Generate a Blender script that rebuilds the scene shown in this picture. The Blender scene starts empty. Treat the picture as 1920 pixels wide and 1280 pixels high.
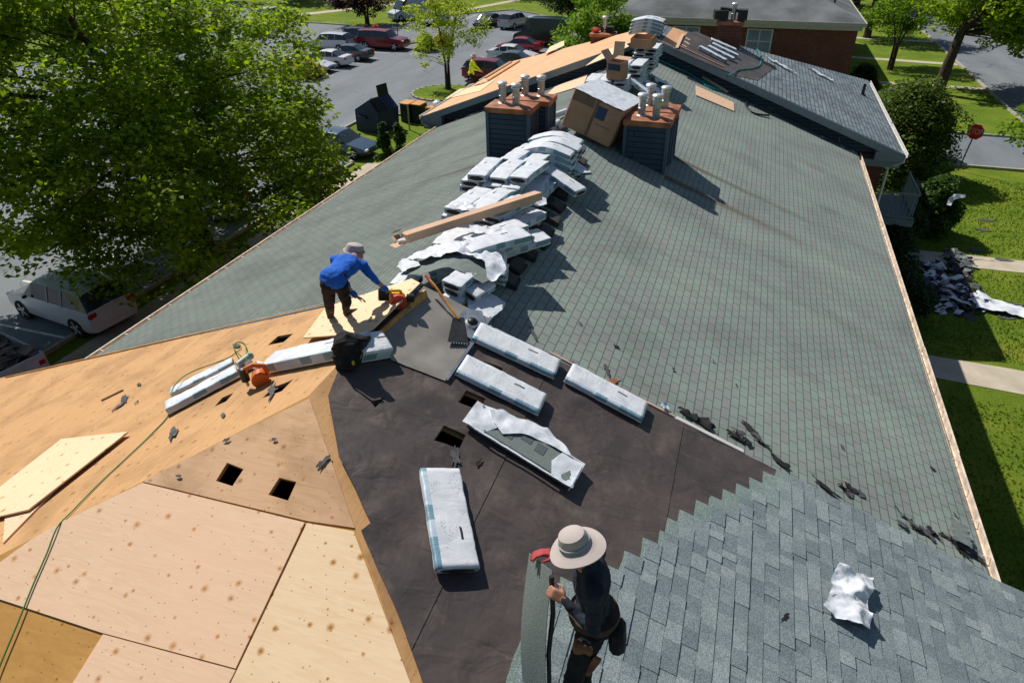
import bpy, bmesh, math, random
import numpy as np
from mathutils import Vector, Matrix, noise
from mathutils.geometry import delaunay_2d_cdt
R = math.radians
random.seed(7)
C = bpy.data.collections.new('site'); bpy.context.scene.collection.children.link(C)
sc = bpy.context.scene
# ------------------------------------------------------------------ camera, sky, sun, exposure
Z0 = 8.1                                    # height of the middle roof's ridge above the ground
FPX, PIT, ROLL, YAW = 1269.19, 0.57411, -0.013020, 0.325516
CAM = Vector((3.32447, -6.19677, 4.30458 + Z0))
fw = Vector((-math.sin(YAW)*math.cos(PIT), math.cos(YAW)*math.cos(PIT), -math.sin(PIT)))
r0 = Vector((math.cos(YAW), math.sin(YAW), 0)); u0 = r0.cross(fw)
rt = math.cos(ROLL)*r0 + math.sin(ROLL)*u0; up = -math.sin(ROLL)*r0 + math.cos(ROLL)*u0
cd = bpy.data.cameras.new('camera'); cam = bpy.data.objects.new('camera', cd); C.objects.link(cam)
cd.sensor_width = 36; cd.lens = FPX/1920*36; cd.clip_end = 900; cd.clip_start = 0.05
M = Matrix((rt, up, -fw)).transposed().to_4x4(); M.translation = CAM; cam.matrix_world = M
sc.camera = cam
SUNV = Vector((-0.545, 0.372, 0.752)).normalized()
sc.world = bpy.data.worlds.new('World'); sc.world.use_nodes = True
wn = sc.world.node_tree; bg = wn.nodes['Background']
sky = wn.nodes.new('ShaderNodeTexSky'); sky.sky_type = 'NISHITA'; sky.sun_disc = False
sky.sun_elevation = math.asin(SUNV.z); sky.sun_rotation = math.atan2(SUNV.x, SUNV.y)
sky.air_density = 1.0; sky.dust_density = 0.6
wn.links.new(sky.outputs[0], bg.inputs[0]); bg.inputs[1].default_value = 0.064
sd = bpy.data.lights.new('sun', 'SUN'); sd.energy = 4.8; sd.angle = R(0.53); sd.color = (1, 0.95, 0.87)
so = bpy.data.objects.new('sun', sd); C.objects.link(so); so.rotation_euler = SUNV.to_track_quat('Z', 'Y').to_euler()
so.location = (0, 0, 40)
sc.view_settings.view_transform = 'Standard'; sc.view_settings.look = 'None'; sc.view_settings.exposure = 0.12

# ------------------------------------------------------------------ geometry of the roofs
T = 0.37554; SN, SF = 0.575, 0.581; LN, LF, HF = 2.148, 18.206, 2.7
WR, WL, WN = 7.10, 7.713, 8.5
ZM, ZN, ZF = Z0, Z0 + SN, Z0 + SF
def ray(px, py): return fw + (px-960)/FPX*rt - (py-640)/FPX*up
def isect(px, py, n, d):
    r = ray(px, py); n = Vector(n); return CAM + r*((d - n.dot(CAM))/n.dot(r))
def MRp(x, y): return isect(x, y, (T, 0, 1), ZM)
def MLp(x, y): return isect(x, y, (-T, 0, 1), ZM)
def NRp(x, y): return isect(x, y, (T, 0, 1), ZN)
def NLp(x, y): return isect(x, y, (-T, 0, 1), ZN)
def FRp(x, y): return isect(x, y, (T, 0, 1), ZF)
def FLp(x, y): return isect(x, y, (-T, 0, 1), ZF)
def HIPp(x, y): return isect(x, y, (0, -T, 1), ZN + T*LN)
def GP(x, y, z=0): return isect(x, y, (0, 0, 1), z)
def AZ(x, y, z): return isect(x, y, (0, 0, 1), z + Z0)
CS = 1/math.sqrt(1+T*T)
NRn = Vector((T, 0, 1)).normalized(); NLn = Vector((-T, 0, 1)).normalized(); HPn = Vector((0, -T, 1)).normalized()

# ------------------------------------------------------------------ helpers
def tag(o, label=None, cat=None, group=None, kind=None):
    if label: o['label'] = label
    if cat: o['category'] = cat
    if group: o['group'] = group
    if kind: o['kind'] = kind
    return o
def thing(name, label, cat, loc=(0, 0, 0), rz=0, group=None):
    o = bpy.data.objects.new(name, None); C.objects.link(o); o.empty_display_size = .2
    o.location = loc; o.rotation_euler = (0, 0, rz)
    return tag(o, label, cat, group)
def link(name, me, parent=None, mat=None, loc=None):
    o = bpy.data.objects.new(name, me); C.objects.link(o)
    if parent: o.parent = parent
    if mat is not None and not me.materials: me.materials.append(mat)
    if loc is not None: o.location = loc
    return o
def mesh(name, vs, fs, mat=None, parent=None, uv=None, smooth=False, loc=None):
    me = bpy.data.meshes.new(name); me.from_pydata([tuple(v) for v in vs], [], fs); me.update()
    if uv:
        l = me.uv_layers.new(name='UVMap')
        for lp in me.loops: l.data[lp.index].uv = uv[lp.vertex_index]
    if smooth: me.polygons.foreach_set('use_smooth', [True]*len(me.polygons))
    return link(name, me, parent, mat, loc)
class MB:
    """collects primitives into one bmesh"""
    def __init__(s): s.bm = bmesh.new()
    def box(s, c, size, rot=None, bevel=0):
        m = Matrix.Translation(Vector(c)) @ (rot.to_4x4() if rot else Matrix()) @ Matrix.Diagonal((*size, 1))
        g = bmesh.ops.create_cube(s.bm, size=1, matrix=m)
        if bevel:
            es = list({e for v in g['verts'] for e in v.link_edges})
            bmesh.ops.bevel(s.bm, geom=es, offset=bevel, segments=1, affect='EDGES')
        return s
    def tube(s, p, q, r1, r2=None, n=10, caps=True):
        p, q = Vector(p), Vector(q); d = q-p; r2 = r1 if r2 is None else r2
        m = Matrix.Translation((p+q)/2) @ d.to_track_quat('Z', 'Y').to_matrix().to_4x4()
        bmesh.ops.create_cone(s.bm, cap_ends=caps, segments=n, radius1=r1, radius2=max(r2, 1e-4), depth=d.length, matrix=m)
        return s
    def path(s, pts, r, n=8, rf=None):
        pts = [Vector(p) for p in pts]; rings = []
        for i, p in enumerate(pts):
            d = (pts[min(i+1, len(pts)-1)] - pts[max(i-1, 0)]).normalized()
            a = d.orthogonal().normalized() if i == 0 else (prev - d*prev.dot(d)).normalized()
            prev = a; b = d.cross(a); rr = rf(i/(len(pts)-1))*r if rf else r
            rings.append([s.bm.verts.new(p + a*rr*math.cos(k*2*math.pi/n) + b*rr*math.sin(k*2*math.pi/n)) for k in range(n)])
        for A, B in zip(rings, rings[1:]):
            for k in range(n): s.bm.faces.new((A[k], A[(k+1) % n], B[(k+1) % n], B[k]))
        s.bm.faces.new(rings[0][::-1]); s.bm.faces.new(rings[-1]); return s
    def lathe(s, c, prof, n=16, axis=(0, 0, 1)):
        q = Vector(axis).to_track_quat('Z', 'Y').to_matrix(); c = Vector(c); rings = []
        for r, z in prof:
            rings.append([s.bm.verts.new(c + q @ Vector((r*math.cos(k*2*math.pi/n), r*math.sin(k*2*math.pi/n), z))) for k in range(n)])
        for A, B in zip(rings, rings[1:]):
            for k in range(n): s.bm.faces.new((A[k], A[(k+1) % n], B[(k+1) % n], B[k]))
        s.bm.faces.new(rings[0][::-1]); s.bm.faces.new(rings[-1]); return s
    def blob(s, c, size, rot=None, sub=2, nz=0, seed=0):
        g = bmesh.ops.create_icosphere(s.bm, subdivisions=sub, radius=1)
        for v in g['verts']:
            k = 1 + nz*noise.noise(v.co*2.3 + Vector((seed, 0, 0)))
            p = Vector((v.co.x*size[0], v.co.y*size[1], v.co.z*size[2]))*k
            v.co = Vector(c) + (rot @ p if rot else p)
        return s
    def poly(s, pts, th=None, nrm=None):
        vs = [s.bm.verts.new(Vector(p)) for p in pts]; f = s.bm.faces.new(vs)
        if th:
            g = bmesh.ops.extrude_face_region(s.bm, geom=[f]); d = Vector(nrm)*th
            for v in [x for x in g['geom'] if isinstance(x, bmesh.types.BMVert)]: v.co += d
        return s
    def build(s, name, mat, parent=None, smooth=False, loc=None):
        bmesh.ops.recalc_face_normals(s.bm, faces=s.bm.faces)
        me = bpy.data.meshes.new(name); s.bm.to_mesh(me); s.bm.free()
        if smooth:
            me.polygons.foreach_set('use_smooth', [True]*len(me.polygons))
            try: me.set_sharp_from_angle(angle=R(40))
            except Exception: pass
        return link(name, me, parent, mat, loc)
def inpoly(p, poly):
    x, y = p; c = False; j = len(poly)-1
    for i in range(len(poly)):
        (xi, yi), (xj, yj) = poly[i], poly[j]
        if (yi > y) != (yj > y) and x < (xj-xi)*(y-yi)/(yj-yi)+xi: c = not c
        j = i
    return c
class Frame:
    def __init__(s, o, u, v): s.o, s.u, s.v = Vector(o), Vector(u).normalized(), Vector(v).normalized(); s.n = s.u.cross(s.v)
    def P(s, a, b, h=0): return s.o + s.u*a + s.v*b + s.n*h
    def q(s, p): d = Vector(p)-s.o; return (d.dot(s.u), d.dot(s.v))
def panel(name, F, outline, mat, parent=None, holes=(), th=0.012, step=0.3, hf=None, lift=0.0, smooth=True, bot=True):
    """a thin sheet on a frame: outline and real holes cut out of it, optional relief hf(u,v)"""
    pts = []; edges = []
    def ring(pl):
        b = len(pts); P2 = []
        for i in range(len(pl)):
            a, c = Vector(pl[i]), Vector(pl[(i+1) % len(pl)]); n = max(1, int((c-a).length/step))
            for k in range(n): P2.append(a + (c-a)*k/n)
        pts.extend(P2); edges.extend((b+i, b+(i+1) % len(P2)) for i in range(len(P2)))
    ring(outline)
    for h in holes: ring(h)
    us = [p[0] for p in outline]; vs = [p[1] for p in outline]
    if hf:
        a = min(us)+step*.5
        while a < max(us):
            b = min(vs)+step*.5
            while b < max(vs):
                if inpoly((a, b), outline): pts.append(Vector((a+random.uniform(-.1, .1)*step, b+random.uniform(-.1, .1)*step)))
                b += step
            a += step
    V, E, Fc, *_ = delaunay_2d_cdt(pts, edges, [], 0, 1e-5)
    keep = []
    for f in Fc:
        c = sum((V[i] for i in f), Vector((0, 0)))/len(f)
        if inpoly(c, outline) and not any(inpoly(c, h) for h in holes): keep.append(f)
    bm = bmesh.new(); vv = [bm.verts.new(F.P(p.x, p.y, lift + (hf(p.x, p.y) if hf else 0))) for p in V]
    for f in keep:
        try: bm.faces.new([vv[i] for i in f])
        except ValueError: pass
    uvd = {}
    bmesh.ops.delete(bm, geom=[v for v in bm.verts if not v.link_faces], context='VERTS')
    bmesh.ops.recalc_face_normals(bm, faces=bm.faces)
    bm.faces.ensure_lookup_table()
    for f in bm.faces:
        if f.normal.dot(F.n) < 0: f.normal_flip()
    if th:
        top = list(bm.faces); be = [e for e in bm.edges if e.is_boundary]
        mp = {}
        for v in list(bm.verts): mp[v] = bm.verts.new(v.co - F.n*th)
        if bot:
            for f in top: bm.faces.new([mp[v] for v in reversed(f.verts)])
        for e in be:
            f = e.link_faces[0]; a, b = e.verts
            for l in f.loops:
                if l.edge == e: a, b = l.vert, l.link_loop_next.vert
            bm.faces.new((b, a, mp[a], mp[b]))
    bm.normal_update()
    for e in bm.edges:
        if len(e.link_faces) == 2 and e.link_faces[0].normal.dot(e.link_faces[1].normal) < .35: e.smooth = False
    uvl = bm.loops.layers.uv.new('UVMap')
    for f in bm.faces:
        f.smooth = bool(hf) and smooth and abs(f.normal.dot(F.n)) > .6
        for l in f.loops: l[uvl].uv = F.q(l.vert.co)
    me = bpy.data.meshes.new(name); bm.to_mesh(me); bm.free()
    return link(name, me, parent, mat)
def rect(a0, b0, a1, b1): return [(a0, b0), (a1, b0), (a1, b1), (a0, b1)]
def fbm(x, y, z=0., o=3): return noise.fractal(Vector((x, y, z)), 1.0, 2.1, o)

# ------------------------------------------------------------------ materials
def newmat(name, rough=.7, spec=.3):
    m = bpy.data.materials.new(name); m.use_nodes = True; n = m.node_tree
    b = n.nodes['Principled BSDF']; b.inputs['Roughness'].default_value = rough
    b.inputs['Specular IOR Level'].default_value = spec
    return m, n, b
def N(n, t, **k):
    x = n.nodes.new('ShaderNode'+t)
    for a, v in k.items():
        if hasattr(x, a): setattr(x, a, v)
        else: x.inputs[a.replace('_', ' ')].default_value = v
    return x
def tc(n, uv): return N(n, 'TexCoord').outputs['UV' if uv else 'Object']
def ramp(n, fac, stops, interp='LINEAR'):
    r = N(n, 'ValToRGB'); r.color_ramp.interpolation = interp
    while len(r.color_ramp.elements) < len(stops): r.color_ramp.elements.new(.5)
    for e, (p, c) in zip(r.color_ramp.elements, stops): e.position = p; e.color = (*c, 1) if len(c) == 3 else c
    n.links.new(fac, r.inputs[0]); return r.outputs[0]
def mapping(n, src, scale=(1, 1, 1), loc=(0, 0, 0), rot=(0, 0, 0)):
    m = N(n, 'Mapping'); m.inputs['Scale'].default_value = scale; m.inputs['Location'].default_value = loc; m.inputs['Rotation'].default_value = rot
    n.links.new(src, m.inputs[0]); return m.outputs[0]
def mix(n, fac, a, b, mode='MIX'):
    x = N(n, 'Mix', data_type='RGBA', blend_type=mode)
    for s, v in ((x.inputs['Factor'], fac), (x.inputs[6], a), (x.inputs[7], b)):
        if hasattr(v, 'links'): n.links.new(v, s)
        elif isinstance(v, (int, float)): s.default_value = v
        else: s.default_value = (*v, 1)
    return x.outputs[2]
def noisef(n, src, scale, detail=3, rough=.55, dist=0):
    x = N(n, 'TexNoise'); x.inputs['Scale'].default_value = scale; x.inputs['Detail'].default_value = detail
    x.inputs['Roughness'].default_value = rough; x.inputs['Distortion'].default_value = dist
    n.links.new(src, x.inputs['Vector']); return x.outputs['Fac']
def bump(n, b, h, strength=.3, dist=.01):
    x = N(n, 'Bump'); x.inputs['Strength'].default_value = strength; x.inputs['Distance'].default_value = dist
    n.links.new(h, x.inputs['Height']); n.links.new(x.outputs[0], b.inputs['Normal'])
def math_(n, op, a, b=0.0):
    x = N(n, 'Math', operation=op)
    for s, v in zip(x.inputs, (a, b)):
        if hasattr(v, 'links'): n.links.new(v, s)
        else: s.default_value = v
    return x.outputs[0]
_cache = {}
def simple(name, col, rough=.7, var=.12, scale=6, spec=.3, metal=0, bmp=0, uv=False, bs=60):
    if name in _cache: return _cache[name]
    m, n, b = newmat(name, rough, spec); b.inputs['Metallic'].default_value = metal
    s = tc(n, uv); f = noisef(n, s, scale, 4)
    lo = tuple(c*(1-var) for c in col); hi = tuple(min(1, c*(1+var)) for c in col)
    n.links.new(ramp(n, f, [(.35, lo), (.65, hi)]), b.inputs['Base Color'])
    if bmp: bump(n, b, noisef(n, s, bs, 3), bmp, .01)
    _cache[name] = m; return m
def shingle_brick(name, w, h, c1, c2, cm, mort=.012, stain=None, uv=True, gran=.16):
    m, n, b = newmat(name, .88, .2); s = tc(n, uv)
    wob = N(n, 'TexNoise'); wob.inputs['Scale'].default_value = 3.0; n.links.new(s, wob.inputs['Vector'])
    wv = N(n, 'VectorMath', operation='MULTIPLY_ADD'); n.links.new(wob.outputs['Color'], wv.inputs[0])
    wv.inputs[1].default_value = (.012, .008, 0); n.links.new(s, wv.inputs[2])
    br = N(n, 'TexBrick'); br.offset = .5; br.inputs['Scale'].default_value = 1
    br.inputs['Brick Width'].default_value = w; br.inputs['Row Height'].default_value = h
    br.inputs['Mortar Size'].default_value = mort*h; br.inputs['Mortar Smooth'].default_value = .3
    br.inputs['Color1'].default_value = (*c1, 1); br.inputs['Color2'].default_value = (*c2, 1); br.inputs['Mortar'].default_value = (*cm, 1)
    n.links.new(wv.outputs[0], br.inputs['Vector'])
    big = ramp(n, noisef(n, s, .55, 4, .6), [(.3, (.76, .74, .74)), (.5, (1, 1, 1)), (.7, (1.12, 1.14, 1.07))])
    big = mix(n, 1, big, ramp(n, noisef(n, mapping(n, s, (2.4, .22, 1)), 1.0, 4, .6), [(.32, (.91, .89, .88)), (.5, (1, 1, 1)), (.72, (1.04, 1.04, 1.03))]), 'MULTIPLY')
    col = mix(n, 1, br.outputs['Color'], big, 'MULTIPLY')
    g = ramp(n, noisef(n, s, 130, 2), [(.3, (1-gran*1.6,)*3), (.7, (1+gran*1.6,)*3)])
    col = mix(n, 1, col, g, 'MULTIPLY')
    if stain:
        for (u0_, v0, v1, wd, c, st) in stain:
            sx = N(n, 'SeparateXYZ'); n.links.new(s, sx.inputs[0])
            du = math_(n, 'ABSOLUTE', math_(n, 'SUBTRACT', math_(n, 'ADD', sx.outputs[0], math_(n, 'MULTIPLY', noisef(n, s, 1.5), .12)), u0_+.06))
            a = N(n, 'MapRange', interpolation_type='SMOOTHSTEP'); n.links.new(du, a.inputs[0]); a.inputs[1].default_value = 0; a.inputs[2].default_value = wd; a.inputs[3].default_value = st; a.inputs[4].default_value = 0
            v = N(n, 'MapRange'); n.links.new(sx.outputs[1], v.inputs[0]); v.inputs[1].default_value = v0; v.inputs[2].default_value = v1; v.inputs[3].default_value = 1; v.inputs[4].default_value = 0
            v2 = math_(n, 'GREATER_THAN', sx.outputs[1], v0-.02)
            f = math_(n, 'MULTIPLY', math_(n, 'MULTIPLY', a.outputs[0], v.outputs[0]), v2)
            col = mix(n, f, col, c)
    n.links.new(col, b.inputs['Base Color'])
    hgt = math_(n, 'SUBTRACT', math_(n, 'MULTIPLY', noisef(n, s, 90, 2), .25), br.outputs['Fac'])
    bump(n, b, hgt, .35, .005); return m
def plywood(name, base, knot, grain, knots=1.0, stain=0.0, pink=None, sc_=1.0):
    """u runs across the grain, v along it"""
    m, n, b = newmat(name, .72, .25); s = tc(n, True)
    g = noisef(n, mapping(n, s, (1.6, 15*sc_, 1)), 1.6, 5, .6, 1.6)
    g2 = N(n, 'TexWave', wave_type='BANDS', bands_direction='Y'); g2.inputs['Scale'].default_value = 7.5; g2.inputs['Distortion'].default_value = 14
    g2.inputs['Detail'].default_value = 3; g2.inputs['Detail Scale'].default_value = .7; n.links.new(mapping(n, s, (.55, 1.9, 1)), g2.inputs['Vector'])
    col = ramp(n, g, [(.32, grain), (.62, base)])
    lite = tuple(min(1, c*1.10) for c in base)
    col = mix(n, ramp(n, g2.outputs['Fac'], [(.35, (0, 0, 0)), (.55, (.55, .55, .55)), (.62, (0, 0, 0))]), col, tuple(min(1, c*1.16) for c in base))
    col = mix(n, ramp(n, noisef(n, s, .9, 3), [(.35, (0, 0, 0)), (.65, (.7, .7, .7))]), col, pink or base)
    vo = N(n, 'TexVoronoi', feature='F1', voronoi_dimensions='2D'); vo.inputs['Scale'].default_value = 4.6; vo.inputs['Randomness'].default_value = .9
    n.links.new(s, vo.inputs['Vector'])
    sep = N(n, 'SeparateColor'); n.links.new(vo.outputs['Color'], sep.inputs[0])
    dist = math_(n, 'ADD', vo.outputs['Distance'], math_(n, 'MULTIPLY', math_(n, 'SUBTRACT', noisef(n, s, 22), .5), .10))
    rad = math_(n, 'ADD', math_(n, 'MULTIPLY', sep.outputs[0], .16), .02)
    halo = ramp(n, math_(n, 'DIVIDE', dist, rad), [(.25, (.85*knots,)*3), (.6, (.45*knots,)*3), (1.0, (0, 0, 0))])
    col = mix(n, halo, col, knot)
    core = math_(n, 'LESS_THAN', dist, math_(n, 'MULTIPLY', rad, .22))
    col = mix(n, math_(n, 'MULTIPLY', core, .5), col, tuple(c*.4 for c in knot))
    vo2 = N(n, 'TexVoronoi', feature='F1', voronoi_dimensions='2D'); vo2.inputs['Scale'].default_value = 9; n.links.new(mapping(n, s, (1, 1.3, 1)), vo2.inputs['Vector'])
    s2 = N(n, 'SeparateColor'); n.links.new(vo2.outputs['Color'], s2.inputs[0])
    k2 = math_(n, 'MULTIPLY', math_(n, 'LESS_THAN', vo2.outputs['Distance'], .055), math_(n, 'GREATER_THAN', s2.outputs[1], .62))
    col = mix(n, math_(n, 'MULTIPLY', k2, .75*min(1, knots)), col, tuple(c*.45 for c in knot))
    if stain:
        sf = ramp(n, noisef(n, mapping(n, s, (1, 1, 1), (3, 1, 0)), 1.3, 5, .6, .4), [(.46, (0, 0, 0)), (.66, (stain,)*3)])
        col = mix(n, sf, col, tuple(c*.5 for c in knot))
    n.links.new(col, b.inputs['Base Color']); bump(n, b, g, .12, .004); return m
MT = {}
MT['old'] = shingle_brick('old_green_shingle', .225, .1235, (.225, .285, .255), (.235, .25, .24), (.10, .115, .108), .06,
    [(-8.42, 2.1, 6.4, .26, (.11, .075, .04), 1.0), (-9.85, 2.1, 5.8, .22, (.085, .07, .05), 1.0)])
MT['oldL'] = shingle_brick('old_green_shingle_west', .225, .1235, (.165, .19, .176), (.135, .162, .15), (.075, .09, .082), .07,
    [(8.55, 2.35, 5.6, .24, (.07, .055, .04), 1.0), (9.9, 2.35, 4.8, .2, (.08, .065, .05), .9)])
MT['newfar'] = shingle_brick('new_grey_shingle_far', .26, .15, (.24, .285, .32), (.13, .165, .195), (.05, .06, .07), .11)
MT['backroof'] = shingle_brick('weathered_grey_shingle', .3, .14, (.17, .18, .185), (.11, .12, .125), (.07, .07, .075), .08)
MT['ply_new'] = plywood('fresh_pink_plywood', (.74, .52, .34), (.50, .24, .08), (.66, .44, .28), 1.1, 0, (.76, .49, .33))
MT['ply_pale'] = plywood('fresh_pale_plywood', (.76, .57, .36), (.42, .20, .05), (.68, .48, .28), 1.2, 0, (.78, .58, .38))
MT['ply_gold'] = plywood('aged_golden_plywood', (.56, .33, .15), (.27, .13, .05), (.43, .235, .095), .9, .4, (.52, .29, .125))
MT['ply_dark'] = plywood('stained_ochre_board', (.50, .28, .08), (.24, .11, .025), (.38, .19, .05), 1.0, .12, (.44, .22, .05), .4)
MT['ply_mid'] = plywood('tan_stained_plywood', (.60, .375, .20), (.34, .17, .06), (.49, .285, .14), 1, .45, (.64, .40, .26))
MT['ply_far'] = plywood('far_orange_decking', (.72, .40, .21), (.5, .22, .08), (.62, .32, .15), .6, .2, (.74, .42, .25))
def mk_felt():
    m, n, b = newmat('dark_roofing_felt', .55, .35); s = tc(n, True)
    f = noisef(n, s, .9, 6, .65, .6); col = ramp(n, f, [(.3, (.050, .041, .040)), (.5, (.072, .057, .054)), (.7, (.105, .082, .072))])
    d = ramp(n, noisef(n, s, 1.7, 7, .75), [(.52, (0, 0, 0)), (.72, (.6, .6, .6))])
    col = mix(n, d, col, (.17, .135, .10))
    sp = ramp(n, noisef(n, s, 85, 2), [(.66, (0, 0, 0)), (.74, (.35, .35, .35))]); col = mix(n, math_(n, 'MULTIPLY', sp, d), col, (.30, .26, .18))
    n.links.new(col, b.inputs['Base Color'])
    rg = ramp(n, noisef(n, s, 2.5, 4), [(.3, (.38,)*3), (.7, (.68,)*3)]); n.links.new(rg, b.inputs['Roughness'])
    w1 = math_(n, 'ABSOLUTE', math_(n, 'SUBTRACT', noisef(n, mapping(n, s, (1.0, .55, 1), rot=(0, 0, .9)), 3.2, 3, .5, .8), .5))
    w2 = math_(n, 'ABSOLUTE', math_(n, 'SUBTRACT', noisef(n, mapping(n, s, (.6, 1.0, 1)), 6.0, 2, .5, .5), .5))
    bump(n, b, math_(n, 'ADD', math_(n, 'MULTIPLY', w1, 1.0), math_(n, 'MULTIPLY', w2, .2)), .42, .08); return m
MT['felt'] = mk_felt()
MT['ice'] = simple('grey_membrane', (.23, .215, .19), .45, .18, 2.2, .5, uv=True)
MT['sidewood'] = simple('sawn_plank', (.50, .27, .09), .7, .25, 9)
MT['drip'] = simple('white_metal_edge', (.62, .60, .56), .5, .08)
MT['fascia'] = simple('blue_grey_fascia', (.20, .25, .285), .6, .06)
MT['gutter'] = simple('rusty_cream_gutter', (.62, .52, .42), .6, .25, 7)
MT['steel'] = simple('galvanised_steel', (.40, .43, .45), .38, .2, 9, .5, .75)
MT['steelcap'] = simple('brushed_cap_metal', (.62, .63, .64), .38, .1, 9, .5, .5)
MT['rust'] = simple('rusted_copper_sheet', (.33, .13, .065), .65, .4, 4)
MT['dark'] = simple('black_opening', (.012, .012, .012), .9, 0)
MT['concrete'] = simple('pale_concrete', (.46, .40, .31), .9, .12, 1.4, bmp=.2)
MT['kerb'] = simple('kerb_concrete', (.36, .33, .28), .9, .15, 3)
MT['whitepaint'] = simple('lane_paint', (.62, .62, .58), .8, .2, 3)
MT['cardboard'] = simple('brown_cardboard', (.40, .235, .145), .85, .1, 3)
MT['cardlight'] = simple('light_cardboard', (.55, .36, .24), .85, .07, 3)
MT['trunk'] = simple('bark', (.06, .043, .03), .95, .35, 8, bmp=.8, bs=14)
MT['skin'] = simple('skin', (.40, .19, .12), .55, .08, 12)
MT['black'] = simple('black_cloth', (.012, .012, .014), .85, .3, 8, bmp=.3, bs=30)
MT['plasticblk'] = simple('black_plastic', (.018, .018, .02), .4, .1)
def mk_wall(name, c1, c2, cm, w, h, mo):
    m, n, b = newmat(name, .85, .2); s = tc(n, False)
    sx = N(n, 'SeparateXYZ'); n.links.new(s, sx.inputs[0]); cb = N(n, 'CombineXYZ')
    n.links.new(math_(n, 'ADD', sx.outputs[0], sx.outputs[1]), cb.inputs[0]); n.links.new(sx.outputs[2], cb.inputs[1])
    br = N(n, 'TexBrick'); br.inputs['Scale'].default_value = 1; br.inputs['Brick Width'].default_value = w; br.inputs['Row Height'].default_value = h
    br.inputs['Mortar Size'].default_value = mo; br.inputs['Color1'].default_value = (*c1, 1); br.inputs['Color2'].default_value = (*c2, 1); br.inputs['Mortar'].default_value = (*cm, 1)
    n.links.new(cb.outputs[0], br.inputs['Vector'])
    col = mix(n, .5, br.outputs['Color'], ramp(n, noisef(n, s, 1.2, 4), [(.3, (.6, .6, .6)), (.7, (1.2, 1.2, 1.2))]), 'MULTIPLY')
    n.links.new(col, b.inputs['Base Color']); bump(n, b, math_(n, 'MULTIPLY', br.outputs['Fac'], -1), .4, .01); return m
MT['brick'] = mk_wall('red_brick', (.20, .055, .035), (.14, .04, .03), (.16, .12, .10), .22, .075, .008)
MT['siding'] = mk_wall('navy_clapboard', (.052, .082, .115), (.047, .074, .105), (.012, .02, .03), 9.7, .115, .009)
def mk_wrap():
    """u = metres along the pack, v = 0 bottom .. 1 round the section; printed marks on the film"""
    m, n, b = newmat('white_wrapping_film', .42, .4); s = tc(n, True)
    sx = N(n, 'SeparateXYZ'); n.links.new(s, sx.inputs[0]); u, v = sx.outputs[0], sx.outputs[1]
    col = ramp(n, noisef(n, mapping(n, s, (1, .3, 1)), 5, 4), [(.35, (.55, .58, .63)), (.6, (.72, .74, .77))])
    # teal and dark blue print along the two long sides (v near 0.5 and near 0.9)
    side = math_(n, 'MAXIMUM', math_(n, 'LESS_THAN', math_(n, 'ABSOLUTE', math_(n, 'SUBTRACT', v, .435)), .05), math_(n, 'LESS_THAN', math_(n, 'ABSOLUTE', math_(n, 'SUBTRACT', v, .935)), .05))
    blk = math_(n, 'GREATER_THAN', noisef(n, mapping(n, s, (1.0, .02, 1), (2.3, 0, 0)), 3.2, 0), .52)
    col = mix(n, math_(n, 'MULTIPLY', side, blk), col, (.10, .20, .24))
    col = mix(n, math_(n, 'MULTIPLY', side, .45), col, (.24, .40, .52))
    txt = math_(n, 'MULTIPLY', math_(n, 'GREATER_THAN', noisef(n, mapping(n, s, (14, 9, 1)), 6, 1), .60), math_(n, 'GREATER_THAN', noisef(n, mapping(n, s, (1, 1.2, 1), (5, 1, 0)), 5, 0), .60))
    col = mix(n, math_(n, 'MULTIPLY', txt, .55), col, (.16, .19, .25))
    vo = N(n, 'TexVoronoi', feature='F1', distance='CHEBYCHEV', voronoi_dimensions='2D'); vo.inputs['Scale'].default_value = 6; n.links.new(mapping(n, s, (.9, 1.1, 1)), vo.inputs['Vector'])
    sv = N(n, 'SeparateXYZ'); dv = N(n, 'VectorMath', operation='SUBTRACT'); n.links.new(mapping(n, s, (.9, 1.1, 1)), dv.inputs[0]); n.links.new(vo.outputs['Position'], dv.inputs[1]); n.links.new(dv.outputs[0], sv.inputs[0])
    sp = N(n, 'SeparateColor'); n.links.new(vo.outputs['Color'], sp.inputs[0])
    dash = math_(n, 'MULTIPLY', math_(n, 'LESS_THAN', math_(n, 'ABSOLUTE', sv.outputs[0]), .055), math_(n, 'MULTIPLY', math_(n, 'LESS_THAN', math_(n, 'ABSOLUTE', sv.outputs[1]), .014), math_(n, 'GREATER_THAN', sp.outputs[0], .72)))
    col = mix(n, dash, col, (.03, .03, .04))
    n.links.new(col, b.inputs['Base Color'])
    bump(n, b, noisef(n, mapping(n, s, (1, .35, 1)), 9, 5, .6, 1.2), .5, .012); return m
MT['wrap'] = mk_wrap()
MT['film'] = simple('plain_white_film', (.66, .69, .74), .3, .10, 5, .5, bmp=.5, bs=12)
MT['gran'] = simple('grey_granules', (.17, .20, .19), .9, .2, 90, bmp=.4, bs=160)
MT['scrap'] = simple('old_shingle_scrap', (.085, .085, .09), .9, .3, 14, bmp=.4, bs=80)
MT['scrapd'] = simple('dark_shingle_backing', (.03, .026, .026), .85, .3, 10)
def mk_grass(name, a, b_, c, sc1=.35):
    m, n, b = newmat(name, .95, .1); s = tc(n, False)
    col = ramp(n, noisef(n, s, sc1, 6, .7), [(.3, a), (.5, b_), (.7, c)])
    col = mix(n, 1, col, ramp(n, noisef(n, s, 14, 4, .7), [(.3, (.62,)*3), (.7, (1.35,)*3)]), 'MULTIPLY')
    n.links.new(col, b.inputs['Base Color']); bump(n, b, noisef(n, s, 22, 5, .7), .9, .08); return m
MT['grass'] = mk_grass('mown_lawn', (.095, .160, .014), (.145, .215, .02), (.25, .27, .035))
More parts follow.
